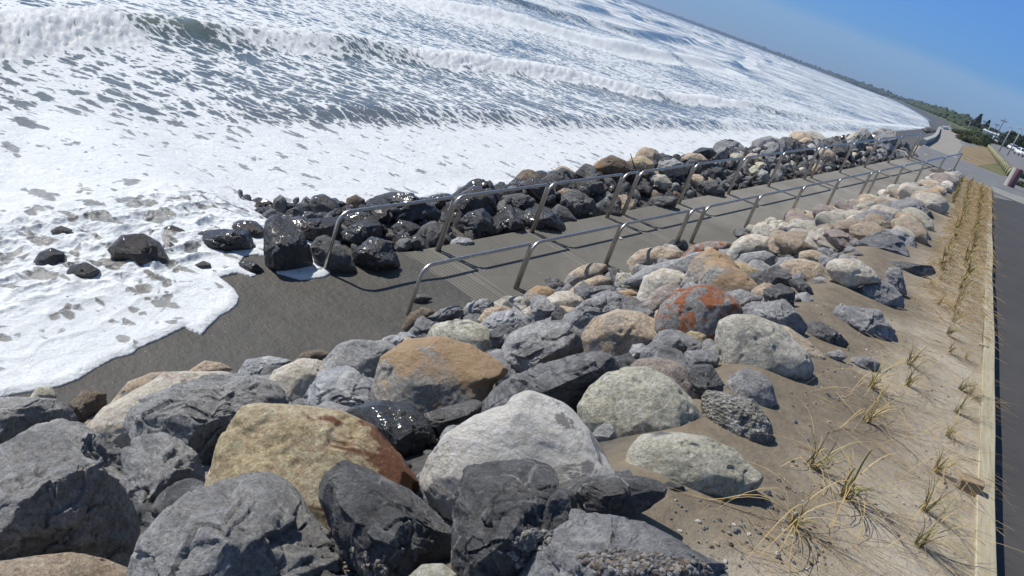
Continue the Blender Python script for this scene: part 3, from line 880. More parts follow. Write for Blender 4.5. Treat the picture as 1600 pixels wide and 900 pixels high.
ROCK_N = 0
def hero(poly, kind, form, label, group='boulders on the landward slope', sea=False, sub=None, depth=0.78, lift=None, rough=1.0, push=0.0, bury=None):
    global ROCK_N
    ROCK_N += 1
    A = np.array(poly, float)
    if bury is None: bury = 0.0 if sea else 0.24
    if bury:
        # carry the outline on downwards, into what hides its foot; "down" is the picture's tilted down
        dn = np.array([-0.25, 0.97]); h_ = A @ dn; lo_, hi_ = h_.min(), h_.max()
        k_ = np.clip((h_ - lo_) / (hi_ - lo_) - 0.5, 0, None) / 0.5
        A = A + dn * (k_ * bury * (hi_ - lo_))[:, None]
        if lift is None: lift = 0.55
    c, R, area = radial(A)
    if not sea and lift == 0.55:
        A = c + (A - c) * 1.07; c, R, area = radial(A)
    rpx = math.sqrt(area / math.pi)
    surf = sea_surf if sea else land_surf
    dist = slope_hit(c[0], c[1], surf, 0.0) or 10
    rm = rpx / F * dist
    lf = (0.35 if lift is None else lift) * rm
    dist = slope_hit(c[0], c[1], surf, lf) or dist
    # stay above the ground: centre along the ray
    dist = dist - push
    d = ray(c[0], c[1]); C = EYE + d * dist
    sc = dist / F / (d @ FWD) * (d @ FWD) ** 0        # metres per pixel across the ray
    # pixel outline -> plane through C facing the eye (exact)
    x_ax = np.cross(np.array([0, 0, 1.0]), -d); x_ax /= np.linalg.norm(x_ax); y_ax = np.cross(-d, x_ax)
    pts = []
    for (px, py) in A:
        q = ray(px, py); s_ = (C - EYE) @ d / (q @ d); X = EYE + q * s_ - C
        pts.append((X @ x_ax, X @ y_ax))
    c2, R2, ar2 = radial(pts)
    C = C + x_ax * c2[0] + y_ax * c2[1]
    rm = math.sqrt(ar2 / math.pi)
    if sub is None:
        sub = 7 if rpx > 78 else (6 if rpx > 30 else 5)
    V, Fc = rock_verts(R2, rm * depth, form, 1000 + ROCK_N * 7, sub, rough)
    Wd = V[:, :1] * x_ax + V[:, 1:2] * y_ax + V[:, 2:3] * (-d)
    me = mesh_np('boulder', Wd, Fc)
    return link('boulder', me, KIND[kind], loc=C, label=label, category='boulder', group=group)

def px(*a): return list(zip(a[::2], a[1::2]))
H_ = [
 # --- bottom edge and lower left
 ('grey','a','largest grey boulder at the left edge, its shaded side black', px(-70,900,-70,725,20,690,70,672,105,690,130,722,185,760,218,815,205,895,120,930,-40,940), {}),
 ('grey','a','flat grey boulder by the foam edge at far left', px(-50,622,35,622,80,624,110,640,118,660,95,676,50,684,0,690,-50,700), {}),
 ('cream','r','small pale pinkish stone wedged between grey boulders at far left', px(-15,668,0,663,25,659,48,664,52,680,30,694,-15,694), {}),
 ('grey','a','craggy grey boulder with white scratches, behind the largest one at far left', px(-5,705,30,682,60,666,92,655,125,663,155,683,192,705,212,740,205,790,140,770,60,750), {'push':-.1}),
 ('grey','a','knobbly grey boulder left of the yellow sandstone boulder', px(190,705,215,685,250,677,280,690,305,710,318,735,318,775,300,800,250,815,212,790), {}),
 ('cream','r','long cream wedge-shaped boulder beside the sand', px(120,662,165,630,225,605,255,585,290,582,350,582,380,592,345,625,290,670,210,705,180,695,148,680), {}),
 ('tan','r','brown-topped stone peeping out behind the cream wedge', px(160,632,200,598,235,583,262,581,262,600,235,620,185,640), {'push':-.12}),
 ('grey','a','big square-shouldered grey boulder with a black shaded flank', px(198,655,203,635,230,618,290,600,330,586,390,588,430,598,450,622,448,640,400,665,368,700,345,735,325,770,285,760,240,700), {}),
 ('rust','r','big yellow sandstone boulder with a rusty right shoulder', px(325,765,345,705,368,665,383,640,410,636,480,642,530,650,580,672,620,715,640,745,655,780,600,850,510,855,400,820), {}),
 ('grey','a','big grey boulder at the bottom edge in front of the yellow sandstone', px(203,895,220,840,255,800,285,778,330,760,370,745,410,732,445,745,470,770,490,805,520,835,545,880,545,960,200,960), {}),
 ('tan','r','rounded tan boulder cut by the bottom left corner', px(-40,885,0,878,50,872,110,867,160,875,200,892,225,930,190,980,-40,980), {}),
 ('dark','a','sharp dark boulder leaning right at the bottom, cracked across', px(498,765,510,735,535,722,570,727,600,745,640,765,680,800,712,835,718,885,700,940,620,950,570,890,520,830,503,795), {}),
 ('white','r','large chalk-white boulder with grey blotches', px(650,747,665,715,690,680,740,648,790,632,800,615,830,608,870,625,900,640,930,680,950,715,968,748,960,785,880,815,800,845,720,830,675,790), {'depth':.6,'bury':.02,'lift':.4}),
 ('dark','a','upright black block in front of the white boulder', px(708,800,722,770,722,730,780,722,820,718,860,730,870,750,888,790,885,815,870,840,840,900,780,940,715,935,712,850), {}),
 ('dark','a','low dark slab right of the black block', px(868,765,890,747,940,742,1010,743,1040,752,1047,770,1015,796,980,813,900,813,880,800), {'bury':.05,'lift':.25,'push':.12}),
 ('dark','a','small dark stone on the end of the low dark slab', px(1030,757,1045,752,1066,757,1074,768,1050,776,1035,772), {'lift':.1}),
 ('slate','a','broad bluish grey slab in the bottom middle, half covered by gravel', px(790,925,830,872,860,842,890,815,912,803,960,808,1010,820,1060,845,1110,875,1150,910,1140,970,800,970), {'depth':.5}),
 ('olive','r','big smooth greenish grey boulder in the middle foreground', px(901,632,920,603,945,582,975,573,1010,572,1050,590,1085,625,1102,650,1106,682,1085,700,1000,705,955,715,928,690,905,660), {'lift':.15,'bury':.1}),
 ('olive','r','smooth grey boulder with a tan stain, half buried in sand', px(965,745,980,702,1000,677,1040,672,1100,680,1150,700,1177,728,1204,757,1150,778,1080,775,1000,765), {'depth':.6, 'bury':.12, 'lift':.12}),
 ('pink','r','purplish stone tucked behind the big greenish boulder', px(985,575,1000,562,1030,560,1060,566,1080,590,1104,608,1100,635,1060,630,1010,600), {'push':-.05}),
 ('conglomerate','r','rough lump of shelly concrete full of white pebbles', px(1090,628,1103,608,1140,612,1180,625,1205,658,1211,685,1195,706,1175,714,1150,702,1112,684,1100,655), {'rough':2.0,'push':.05, 'bury':.14, 'lift':0.02}),
 ('grey','r','rounded grey stone beside the shelly lump', px(1125,612,1140,587,1165,573,1190,582,1207,600,1216,628,1200,648,1165,640,1135,630), {'bury':.14, 'lift':0.02}),
 ('beige','r','largest beige boulder, speckled, standing beside the sand pocket', px(1115,525,1121,500,1145,490,1180,491,1220,508,1258,545,1277,572,1270,590,1240,593,1200,603,1160,618,1132,600,1122,565), {'bury':.14, 'lift':0.02}),
 ('tan','r','tan shoulder stone right of the beige boulder', px(1205,503,1230,508,1262,530,1292,558,1296,580,1270,592,1235,560), {'push':-.1, 'bury':.14, 'lift':0.02}),
 ('lichen','r','grey boulder covered in bright orange lichen', px(1022,505,1035,478,1060,455,1095,445,1125,455,1148,470,1160,490,1140,520,1112,540,1085,540,1050,525), {}),
 ('olive','r','small grey-green stone between the lichen boulder and the beige boulder', px(1103,503,1115,488,1135,482,1155,488,1135,505,1122,535,1112,535), {'push':-.02}),
 ('tan','r','smooth tan and purple boulder left of the lichen boulder', px(911,522,930,498,965,485,1000,490,1050,512,1078,528,1050,545,1010,548,985,560,972,580,955,565,925,548), {}),
 ('silver','a','white-faced slab standing on edge below the tan boulder', px(978,568,987,537,1002,532,1012,540,1002,565,990,575), {'push':.05}),
 ('slate','a','grey block with a flat top under the lichen boulder', px(1003,545,1030,528,1066,526,1072,545,1068,565,1030,568,1003,568), {}),
 ('yellow','r','small ochre stone on top of the grey blocks', px(1055,530,1080,515,1103,518,1106,535,1090,545,1062,540), {'push':.05}),
 ('slate','a','square grey block cracked down its face', px(1070,550,1115,545,1124,560,1118,578,1075,576), {'push':.03}),
 ('dark','a','black block in the hollow behind the shelly lump', px(1068,572,1110,570,1130,600,1128,628,1090,618,1068,595), {}),
 ('strata','a','long dark layered slab running up behind the white boulder', px(738,628,790,590,850,570,920,550,950,552,965,572,960,592,930,603,907,635,893,655,860,640,820,630,780,625,760,640), {'depth':.6}),
 ('grey','a','grey boulder with a white left edge above the layered slab', px(776,555,800,520,845,502,880,503,910,520,922,545,900,563,840,580,797,582), {}),
 ('slate','a','pale blue-grey slab with a black broken end', px(876,515,882,492,915,470,955,458,990,468,1020,490,1024,505,985,510,950,500,925,515,905,530), {}),
 ('grey','a','small grey stone leaning against the cream stone', px(829,475,831,458,850,463,868,480,884,500,858,508,837,502), {'push':.05}),
 ('cream','r','cream stone with a cracked right side', px(851,468,870,457,890,455,908,468,906,484,885,495,865,484), {}),
 ('cream','r','small cream stone below the leaning grey stone', px(814,487,830,477,840,490,840,505,820,500), {'push':-.02}),
 ('orange','r','small orange-flecked stone near the ribbed slab', px(807,478,822,458,838,447,860,450,868,462,842,470,830,482,815,486), {'push':-.04}),
 ('dark','a','small black-fissured stone at the ramp edge', px(846,445,855,433,872,435,884,448,877,458,852,454), {}),
 ('tan','r','smooth tan boulder by the second landward post', px(873,446,890,428,905,418,925,411,945,414,952,423,930,435,905,450,885,458), {}),
 ('tan','r','long pale tan stone behind the cream stone', px(872,458,905,442,935,430,955,436,950,448,930,455,900,463), {}),
 ('strata','a','thin striped grey stone lying across the tan one', px(893,460,925,448,962,446,962,458,925,468,905,474), {'push':.04}),
 ('dark','a','small black cube-shaped stone on the tan stones', px(943,428,955,418,968,423,970,440,952,448,944,443), {'push':.05}),
 ('beige','a','speckled angular stone right of the black cube', px(964,426,985,428,1003,445,990,456,972,456,962,445), {}),
 ('orange','r','flat orange-tan stone in a hollow', px(948,456,985,452,1001,460,1000,470,975,466,955,464), {}),
 ('brown','r','brown stone under the flat orange one', px(920,473,950,458,985,462,1005,474,985,484,950,480), {'push':-.05}),
 ('cream','r','creamy boulder with honey hollows, left of the lichen boulder', px(998,455,1008,432,1035,420,1060,424,1080,436,1070,452,1035,460,1012,470,1000,470), {}),
 ('pink','r','grey-pink stone in front of the honey-coloured boulder', px(994,480,1025,452,1050,442,1068,455,1048,475,1025,497,1003,492), {}),
 ('tan','r','banded tan boulder by the third landward post', px(963,422,985,402,1000,391,1030,385,1062,392,1068,405,1045,415,1000,420), {}),
 ('beige','r','small honeycombed stone on top of the banded tan boulder', px(1028,390,1040,381,1055,384,1067,395,1058,403,1040,398), {'push':.05}),
 ('wet','a','small black stone at the ramp edge above the honeycombed stone', px(1040,384,1050,375,1070,375,1075,383,1072,394,1055,392), {}),
 ('grey','r','broad pale grey boulder behind the honey-coloured one', px(972,428,1010,412,1060,404,1085,394,1108,392,1112,412,1085,434,1040,430,1000,434), {'push':-.02}),
 ('orange','r','orange and grey boulder above the lichen boulder', px(1066,436,1085,405,1110,390,1136,400,1153,418,1155,436,1140,455,1110,450,1082,445), {}),
 ('lichen','r','low orange-red lichened stone at the ramp edge', px(1063,398,1082,383,1110,377,1138,378,1148,388,1125,398,1090,402), {}),
 ('cream','r','back tan boulder of the cluster by the fifth landward hoop', px(1145,378,1160,370,1180,366,1203,372,1214,386,1200,398,1165,390), {}),
 ('beige','r','pale olive boulder in front of that cluster', px(1128,404,1145,382,1165,372,1186,385,1184,398,1155,412,1140,412), {}),
 ('grey','r','pale lavender-grey stone right of the pale olive boulder', px(1142,416,1160,397,1195,392,1211,400,1207,416,1170,424), {}),
 ('orange','r','large orange-brown boulder right above the grey-dark stone', px(1094,440,1105,408,1135,411,1167,430,1187,450,1198,472,1160,482,1122,470,1096,460), {}),
 ('yellow','r','yellow stone left of the black rugged rock', px(1138,416,1160,411,1186,420,1193,432,1182,445,1158,432), {}),
 ('grey','a','dark grey stone low between the orange boulders', px(1130,458,1158,452,1192,465,1194,478,1160,486,1138,476), {'push':.03}),
 ('dark','a','rugged black rock standing at the corner of the sand pocket', px(1183,433,1195,422,1215,415,1237,430,1248,441,1228,455,1195,462,1187,450), {'push':.05}),
 ('dark','a','grey and black block in front of the rugged black rock', px(1193,452,1220,443,1242,455,1240,478,1210,482,1197,468), {'push':.05}),
 ('dark','a','small black tail stone in the sand pocket', px(1230,440,1248,433,1266,448,1277,465,1258,460), {'push':.02}),
 ('tan','r','large smooth tan boulder behind the sand pocket', px(1202,422,1230,405,1256,403,1282,411,1310,438,1324,458,1290,464,1262,456,1245,440,1220,430), {'bury':.14, 'lift':0.02}),
 ('cream','r','cream and pink boulder right of the large smooth tan one', px(1290,415,1305,405,1337,405,1362,420,1378,440,1350,440,1322,445,1302,430), {}),
 ('slate','a','bluish flat-faced block in front of the cream and pink boulder', px(1322,436,1330,424,1366,424,1380,438,1357,456,1330,460,1322,452), {'bury':.14, 'lift':0.02}),
 ('slate','a','long angular blue-grey rock beyond the sand pocket', px(1306,473,1330,455,1370,436,1396,444,1413,465,1415,482,1382,484,1350,474,1320,480), {'bury':.14, 'lift':0.02}),
 ('slate','a','pointed blue-grey fin standing on the angular rock', px(1382,440,1388,418,1408,420,1420,458,1402,452,1388,450), {'push':.06}),
 ('dark','a','long dark grey block at the edge of the planted strip', px(1362,420,1372,410,1400,407,1440,412,1462,418,1466,430,1440,434,1400,424,1380,432), {'bury':.14, 'lift':0.02}),
 ('slate','a','large fractured pale grey rock beside the planted strip', px(1294,497,1308,474,1345,479,1378,484,1383,500,1397,512,1406,532,1404,546,1370,546,1330,540,1308,520), {'bury':.14, 'lift':0.02}),
 ('slate','a','small grey step on the right end of the fractured rock', px(1345,484,1377,486,1382,500,1350,504), {'push':.05}),
 ('dark','a','grey-topped block with a black side by the sand', px(1251,517,1265,502,1282,502,1312,520,1328,538,1315,549,1285,556,1260,540), {'bury':.14, 'lift':0.02}),
 ('slate','a','shiny dark blue stone half sunk in the planted sand', px(1313,578,1330,558,1355,556,1374,565,1378,580,1345,586), {'bury':.14, 'lift':0.02}),
 ('grey','a','low grey stone between the black-sided block and the planted sand', px(1286,552,1312,546,1324,558,1305,566), {}),
 ('grey','a','light grey fractured rock above the beige boulder', px(1156,482,1175,472,1205,472,1225,468,1242,485,1262,508,1250,522,1220,508,1190,498,1163,494), {}),
 # --- lower middle
 ('olive','r','long smooth pale grey boulder left of the tan-capped one', px(662,532,680,507,700,503,732,501,757,510,772,530,778,560,755,555,720,550,685,545), {}),
 ('orange','r','big grey boulder with an orange-tan cap in the middle', px(588,600,600,560,640,534,690,530,735,543,770,563,793,582,768,600,762,635,730,655,695,672,660,662,630,650,600,630), {}),
 ('grey','r','rounded grey-brown boulder behind the silver one', px(498,568,530,540,550,533,580,534,607,545,606,578,592,603,560,608,525,590), {}),
 ('cream','r','cream boulder at the edge of the sand, left of the silver one', px(412,607,430,580,470,562,495,564,512,580,505,605,485,620,480,645,455,642,436,625), {}),
 ('brown','r','small brown stone lying at the sand edge behind the cream boulder', px(455,562,475,550,500,546,517,552,505,566,472,568), {}),
 ('silver','a','silvery white quartz-streaked boulder above the black wet one', px(477,614,505,578,545,573,580,597,600,612,635,633,617,648,590,640,550,640,535,655,505,645,488,632), {'push':.04}),
 ('wet','a','shiny black boulder between the yellow and the white boulders', px(540,640,590,627,640,631,667,655,679,682,672,718,647,755,615,710,580,680,556,665), {}),
 ('silver','a','small white-faced stone on the rim above the orange-capped boulder', px(598,540,625,520,637,520,655,530,642,540,615,550), {}),
 ('strata','a','layered grey stone at the sand edge near the first landward post', px(643,530,650,500,660,494,674,503,692,505,672,528,655,536), {}),
 ('strata','a','low grey stone behind the layered one', px(652,500,690,483,717,477,724,490,702,505,675,508), {}),
 ('grey','a','grey stone in the middle of the row along the sand', px(712,498,730,475,755,466,772,475,768,490,745,505), {}),
 ('tan','r','smooth tan stone in the row along the sand', px(743,500,760,483,785,477,802,485,795,500,760,510), {}),
 ('silver','a','white and grey sharp stone above the dark hollow', px(742,510,770,490,800,484,832,497,815,520,785,528,762,520), {}),
 ('dark','a','dark stone hanging over the black hollow', px(765,520,785,507,805,514,803,532,790,550,775,566,765,550), {'push':.02}),
 ('brown','r','brown stone half sunk in the sand at the foot of the first landward post', px(624,513,640,490,660,480,682,487,665,498,648,508,632,521), {}),
 ('damp','a','grey stone almost buried in the sand beside the first landward post', px(630,474,645,461,668,459,678,466,660,475,642,480), {'sea':True,'lift':.2}),
 ('beige','r','flat stone at the edge of the sand left of the second landward post', px(763,474,790,463,817,464,824,476,800,484,780,484), {}),
 ('silver','a','silvery stone on the rim between the cream wedge and the cream boulder', px(363,590,385,563,420,557,452,562,442,582,410,597), {}),
 ('tan','r','flat brown stone on the rim beside the sand', px(286,580,320,564,345,567,364,577,335,588), {}),
 ('olive','r','small mossy stone against the foam at far left', px(40,625,58,604,80,604,90,618,80,632), {'lift':.6}),
 ('brown','a','low brown-grey stone in front of the foam tongue', px(106,632,130,610,165,614,165,635,128,655,113,648), {}),
 ('olive','r','small olive stone at the bottom edge in the middle', px(635,905,660,884,690,882,714,900,704,945,650,945), {}),
 ('cream','r','tiny pale stone in the gap under the white boulder', px(668,797,682,785,697,795,694,815,674,812), {'push':-.1}),
 ('strata','a','grey flake rising between the layered slab and the orange-capped boulder', px(690,660,735,625,765,612,795,618,770,640,735,655), {'push':-.05}),
 ('dark','a','dark jagged shape standing in for shading under the orange-capped boulder', px(618,655,660,648,735,625,765,633,735,655,705,680,685,705,672,690), {}),  # dark rock added where the orange-capped boulder is only shaded
 ('grey','a','grey stone filling the gap below the flat brown stone', px(390,590,440,585,480,612,478,640,445,630,420,600), {'push':-.08}),
 ('slate','a','small slate-grey stone in the dark gap by the bottom black block', px(870,800,905,795,930,812,900,830,872,845), {'push':-.04}),
]
for kind, form, lab, pl, kw in H_:
    hero(pl, kind, form, lab, **kw)

S_ = [
 ('wet','a','tall black rock standing on end at the corner of the sand', px(412,348,420,335,432,332,450,345,470,366,483,380,491,410,486,428,455,440,428,437,415,422,411,390), {'push':.15,'lift':.5}),
 ('wetbrown','a','long weed-covered rock behind the tall black one', px(430,338,470,343,510,339,535,345,532,375,508,385,490,405,470,375,450,355), {}),
 ('wet','r','rounded black rock washed by foam behind the weedy one', px(480,322,488,306,505,302,525,314,538,332,520,348,490,345), {}),
 ('brown','r','round brown stone behind the first seaward post', px(540,322,541,310,555,304,570,311,572,328,545,331), {}),
 ('wet','a','widest black rock, under the first rail', px(568,322,580,308,610,299,645,301,658,312,694,332,682,355,640,355,600,350,573,338), {}),
 ('wetbrown','r','round wet brown rock behind the first seaward post', px(527,358,540,335,565,329,585,338,602,355,592,375,560,370), {}),
 ('wet','a','black rock with a flat sunlit top by the first seaward post', px(523,370,545,353,570,342,592,352,600,368,570,385,545,390,530,385), {'push':.1}),
 ('wet','a','big black wedge with its point on the sand', px(548,395,580,368,602,374,622,400,628,418,590,430,553,415), {'push':.12,'lift':.45}),
 ('damp','r','rounded grey rock behind the first seaward post foot', px(481,388,495,370,510,366,530,378,548,398,560,424,520,430,494,415), {}),
 ('wet','r','round black stone between the wide rock and the upright one', px(610,355,625,343,645,347,662,355,645,376,620,375), {}),
 ('damp','a','upright grey rock just left of the second seaward post', px(643,378,660,352,680,342,692,360,693,387,668,399,648,394), {'push':.05}),
 ('wetbrown','r','big rounded brown rock right of the second seaward post', px(698,342,714,305,740,289,770,300,778,325,752,338,725,350), {}),
 ('wet','a','glistening black rock under the second rail', px(707,355,730,332,755,324,771,340,773,367,750,380,725,376,710,366), {'push':.05}),
 ('wet','a','peaked black rock beside the ribbed slab', px(769,355,785,325,797,316,809,335,822,355,817,373,785,378,771,370), {'push':.05}),
 ('damp','a','flat-topped grey rock above the peaked black one', px(774,318,785,305,815,301,838,312,833,327,800,332,780,326), {}),
 ('wet','a','dark rock left of the third seaward posts', px(808,342,825,325,850,321,868,335,885,352,885,366,845,372,820,360), {'push':.05}),
 ('silver','a','flat shiny grey stone at the edge of the ribbed slab', px(695,382,715,370,735,372,744,383,722,392,700,390), {}),
 ('damp','a','large grey rock with a ridge right of the third seaward posts', px(876,302,900,294,930,313,937,342,915,350,890,345,877,328), {'push':.1}),
 ('damp','a','pale grey block behind the fourth seaward posts', px(893,288,925,274,942,284,947,302,920,312,895,305), {}),
 ('damp','r','low grey stone at the foot of the fourth seaward posts', px(923,325,945,309,966,320,973,338,940,344,930,340), {}),
 ('damp','r','grey stone in shadow beside the third seaward posts', px(860,328,872,318,887,325,903,345,882,356,862,350), {}),
 ('wetbrown','r','rounded damp rock behind the third rail', px(811,288,830,277,856,281,868,300,852,322,835,316,820,304), {}),
 ('brown','r','big round brown rock on the seaward crest', px(920,266,938,250,955,241,977,250,988,268,965,276,935,272), {}),
 ('yellow','r','round ochre rock on the seaward crest with a dry twig', px(973,266,984,247,1005,242,1022,254,1023,272,995,278), {}),
 ('cream','r','small buff stone below the brown crest rock', px(938,262,948,257,965,264,968,274,948,274), {'push':.1}),
 ('grey','a','light grey slab-sided rock behind the fifth rail', px(1018,268,1030,252,1055,248,1075,258,1072,275,1045,282,1020,280), {}),
 ('beige','r','pale rounded rock under the fifth rail', px(1003,285,1020,271,1040,273,1053,288,1040,298,1012,296), {}),
 ('damp','a','grey rock beside the short hoop', px(1010,322,1016,308,1040,305,1060,308,1058,322,1035,332,1014,332), {'push':.05}),
 ('wet','a','black twin-tipped rock on the seaward crest', px(1078,240,1095,230,1112,231,1121,240,1112,248,1090,248), {}),
 ('tan','r','long buff boulder on the seaward crest', px(1060,250,1075,238,1095,240,1110,252,1085,260,1065,260), {}),
 ('grey','a','upright grey rock left of the seventh seaward post', px(1182,275,1190,263,1200,268,1203,285,1192,294,1183,288), {'push':.1}),
 ('damp','a','round-topped rock beside the sixth seaward post', px(1085,295,1095,282,1115,282,1135,298,1130,310,1095,312), {'push':.1}),
 # in the surf at the left
 ('wet','r','black rock in the surf, leftmost of the pair at far left', px(48,415,60,395,80,386,100,394,106,405,98,428,75,436,55,430), {'sea':True,'lift':.4}),
 ('wet','r','low black rock in the surf beside the leftmost one', px(92,435,112,414,135,409,158,422,148,440,110,446), {'sea':True,'lift':.5}),
 ('wetbrown','r','big glistening brown rock streaming with foam', px(165,390,190,366,225,364,250,378,266,405,270,434,235,438,203,424,178,405), {'sea':True,'lift':.32}),
 ('wet','a','long black rock with water running down its face', px(300,372,312,360,350,357,390,360,400,385,396,402,350,402,312,394), {'sea':True,'lift':.4}),
 ('wetbrown','r','round brown rock behind the long dripping one', px(356,353,375,343,400,345,416,360,413,395,400,406,390,370), {'sea':True,'lift':.4,'push':-.1}),
 ('wet','a','small dark rock beside the glistening brown one', px(249,388,265,377,282,390,276,418,260,414), {'sea':True,'lift':.32}),
 ('damp','a','small grey stone in the foam below the dripping rock', px(303,414,318,407,330,412,330,424,310,427), {'sea':True,'lift':.5}),
 ('wet','a','dark flat stone beside the foot of the tall black rock', px(370,408,395,407,416,425,402,434,380,424), {'sea':True,'lift':.5}),
 ('wetbrown','r','brown rock with foam pouring over it in the surf', px(240,360,268,351,302,364,295,380,262,372), {'sea':True,'lift':.4}),
 ('wetbrown','r','low red-brown rock awash behind the tall black one', px(423,324,440,314,462,318,468,327,430,330), {'sea':True,'lift':.5}),
 ('damp','r','pale worn stone in the foam at far left', px(78,360,95,352,118,360,125,375,105,384,88,376), {'sea':True,'lift':.3}),
]
for kind, form, lab, pl, kw in S_:
    kw = dict(kw); kw['sea'] = True
    kw.setdefault('lift', 0.45)
    kw.setdefault('sub', 5 if np.ptp(np.array(pl)[:, 0]) < 60 else 6)
    hero(pl, kind, form, lab, group='boulders on the seaward side of the ramp', **kw)

# ---- the rest: copies of a few stones, packed where the traced ones leave off
PROTO = {}
def proto(form, i, sub=4, as_mesh=True):
    k = (form, i, sub)
    if k not in PROTO:
        rs = np.random.default_rng(50 + i * 3 + (form == 'a') * 100)
        ph = np.linspace(-math.pi, math.pi, 9, endpoint=False) + rs.uniform(-.2, .2, 9)
        rr = rs.uniform(.75, 1.15, 9)
        poly = [(math.cos(a) * r_ * 1.15, math.sin(a) * r_ * .9) for a, r_ in zip(ph, rr)]
        _, R, _ = radial(poly)
        V, Fc = rock_verts(R, 0.85, form, 300 + i * 11 + (form == 'a') * 500, sub, 1.0, False)
        PROTO[k] = [V, Fc, None]
    if as_mesh and PROTO[k][2] is None:
        PROTO[k][2] = mesh_np('boulder', PROTO[k][0], PROTO[k][1]); PROTO[k][2].materials.append(KIND['grey'])
    return PROTO[k]
occupied = [(o.location.x, o.location.y) for o in COL.objects if o.name.startswith('boulder') and o.data]
def place(x, y, z, r, form, kind, label, group, flat=0.8, name='boulder'):
    me = proto(form, int(RNG.integers(0, 8)), 5)[2]
    o = bpy.data.objects.new(name, me); COL.objects.link(o)
    o.material_slots[0].link = 'OBJECT'; o.material_slots[0].material = KIND[kind]
    o.location = (float(x), float(y), float(z))
    o.scale = (r * RNG.uniform(.9, 1.2), r * RNG.uniform(.8, 1.1), r * flat * RNG.uniform(.85, 1.1))
    o.rotation_euler = (RNG.uniform(-.3, .3), RNG.uniform(-.3, .3), RNG.uniform(0, 6.28))
    o['label'] = label; o['category'] = 'boulder'; o['group'] = group
    return o
ADJ = {'grey': 'grey', 'dark': 'dark grey', 'slate': 'blue-grey', 'silver': 'silvery', 'white': 'white', 'cream': 'cream', 'tan': 'tan', 'olive': 'greenish grey', 'pink': 'pinkish', 'orange': 'orange-capped', 'beige': 'beige', 'brown': 'brown', 'yellow': 'ochre', 'strata': 'layered grey', 'wet': 'black wet', 'wetbrown': 'brown wet', 'damp': 'damp grey'}
FORM = {'a': 'angular', 'r': 'rounded'}
ORD = ['first', 'second', 'third', 'fourth', 'fifth', 'sixth', 'seventh', 'eighth', 'ninth', 'tenth', 'eleventh', 'twelfth', 'thirteenth', 'fourteenth']
FT0 = [-.64, 1.76, 4.225, 6.67, 7.26, 9.555, 11.945, 14.215, 16.56, 17.04, 19.215, 21.345, 23.565, 25.64]
def proj(P):
    q = np.asarray(P, float) - EYE; z = q @ FWD
    return 800 + F * (q @ IMX) / z, 450 + F * (q @ IMY) / z
def pack(cands, minf):
    got = []
    for (x, y, z, r) in cands:
        if all((x - a) ** 2 + (y - b) ** 2 > ((r + c) * minf) ** 2 for a, b, c in got):
            got.append((x, y, r)); yield x, y, z, r
fill = []          # (pixel size, seen, args)
cand = []
for _ in range(9000):
    y = RNG.uniform(11.5, 35.0); xl = xe(y) - 0.05; xr = -0.30
    x = RNG.uniform(xl, xr)
    r = RNG.uniform(0.17, 0.38) ** 1.0 if y < 24 else RNG.uniform(0.19, 0.40)
    z = float(bank_z(x, y))
    X, Y_ = proj((x, y, z))
    lim = np.interp(X, [1000, 1110, 1150, 1215, 1300, 1380, 1480, 1530], [330, 378, 366, 385, 400, 402, 400, 395])
    if Y_ > lim: continue
    cand.append((x, y, z, r))
LANDK = ['grey', 'grey', 'slate', 'silver', 'cream', 'cream', 'tan', 'tan', 'pink', 'orange', 'beige', 'beige', 'olive', 'strata', 'slate', 'dark']
for x, y, z, r in pack(cand, 0.66):
    k = LANDK[int(RNG.integers(0, len(LANDK)))]
    f_ = 'a' if k in ('grey', 'slate', 'silver', 'strata', 'dark') or RNG.random() < .35 else 'r'
    w, t = wt(x, y); hn = ORD[int(np.clip(np.searchsorted(FT0, t) - 1, 0, 12))]
    u = (x - xe(y)) / (-0.4 - xe(y)); row_ = 'along the ramp edge' if u < .3 else ('halfway up the slope' if u < .72 else 'beside the planted strip')
    lab = '%s %s stone %s, level with the %s landward hoop' % (FORM[f_], ADJ[k], row_, hn)
    fill.append((r * F / math.dist((x, y, z), EYE), (x, y, z + r * 0.16, r, f_, k, lab, '%s stones of the far landward slope' % ADJ[k], 0.72)))
cand = []
for _ in range(9000):
    t = RNG.uniform(0.5, 28.5); w = RNG.uniform(1.95, 5.6)
    r = (RNG.uniform(0.24, 0.60) if RNG.random() < .75 else RNG.uniform(.15, .25)) if w > 2.5 else RNG.uniform(0.18, 0.36)
    P = RA[:2] + t * RD2 + w * RW2
    if w < 1.78 + r * 0.9: continue
    if t < 4: r = min(r, .33)
    if t < 4 and w > 4.2: continue
    z = float(beach_z(np.array(w), np.array(t)))
    if any((P[0] - a) ** 2 + (P[1] - b) ** 2 < (r + .22) ** 2 for a, b in occupied): continue
    cand.append((P[0], P[1], z, r))
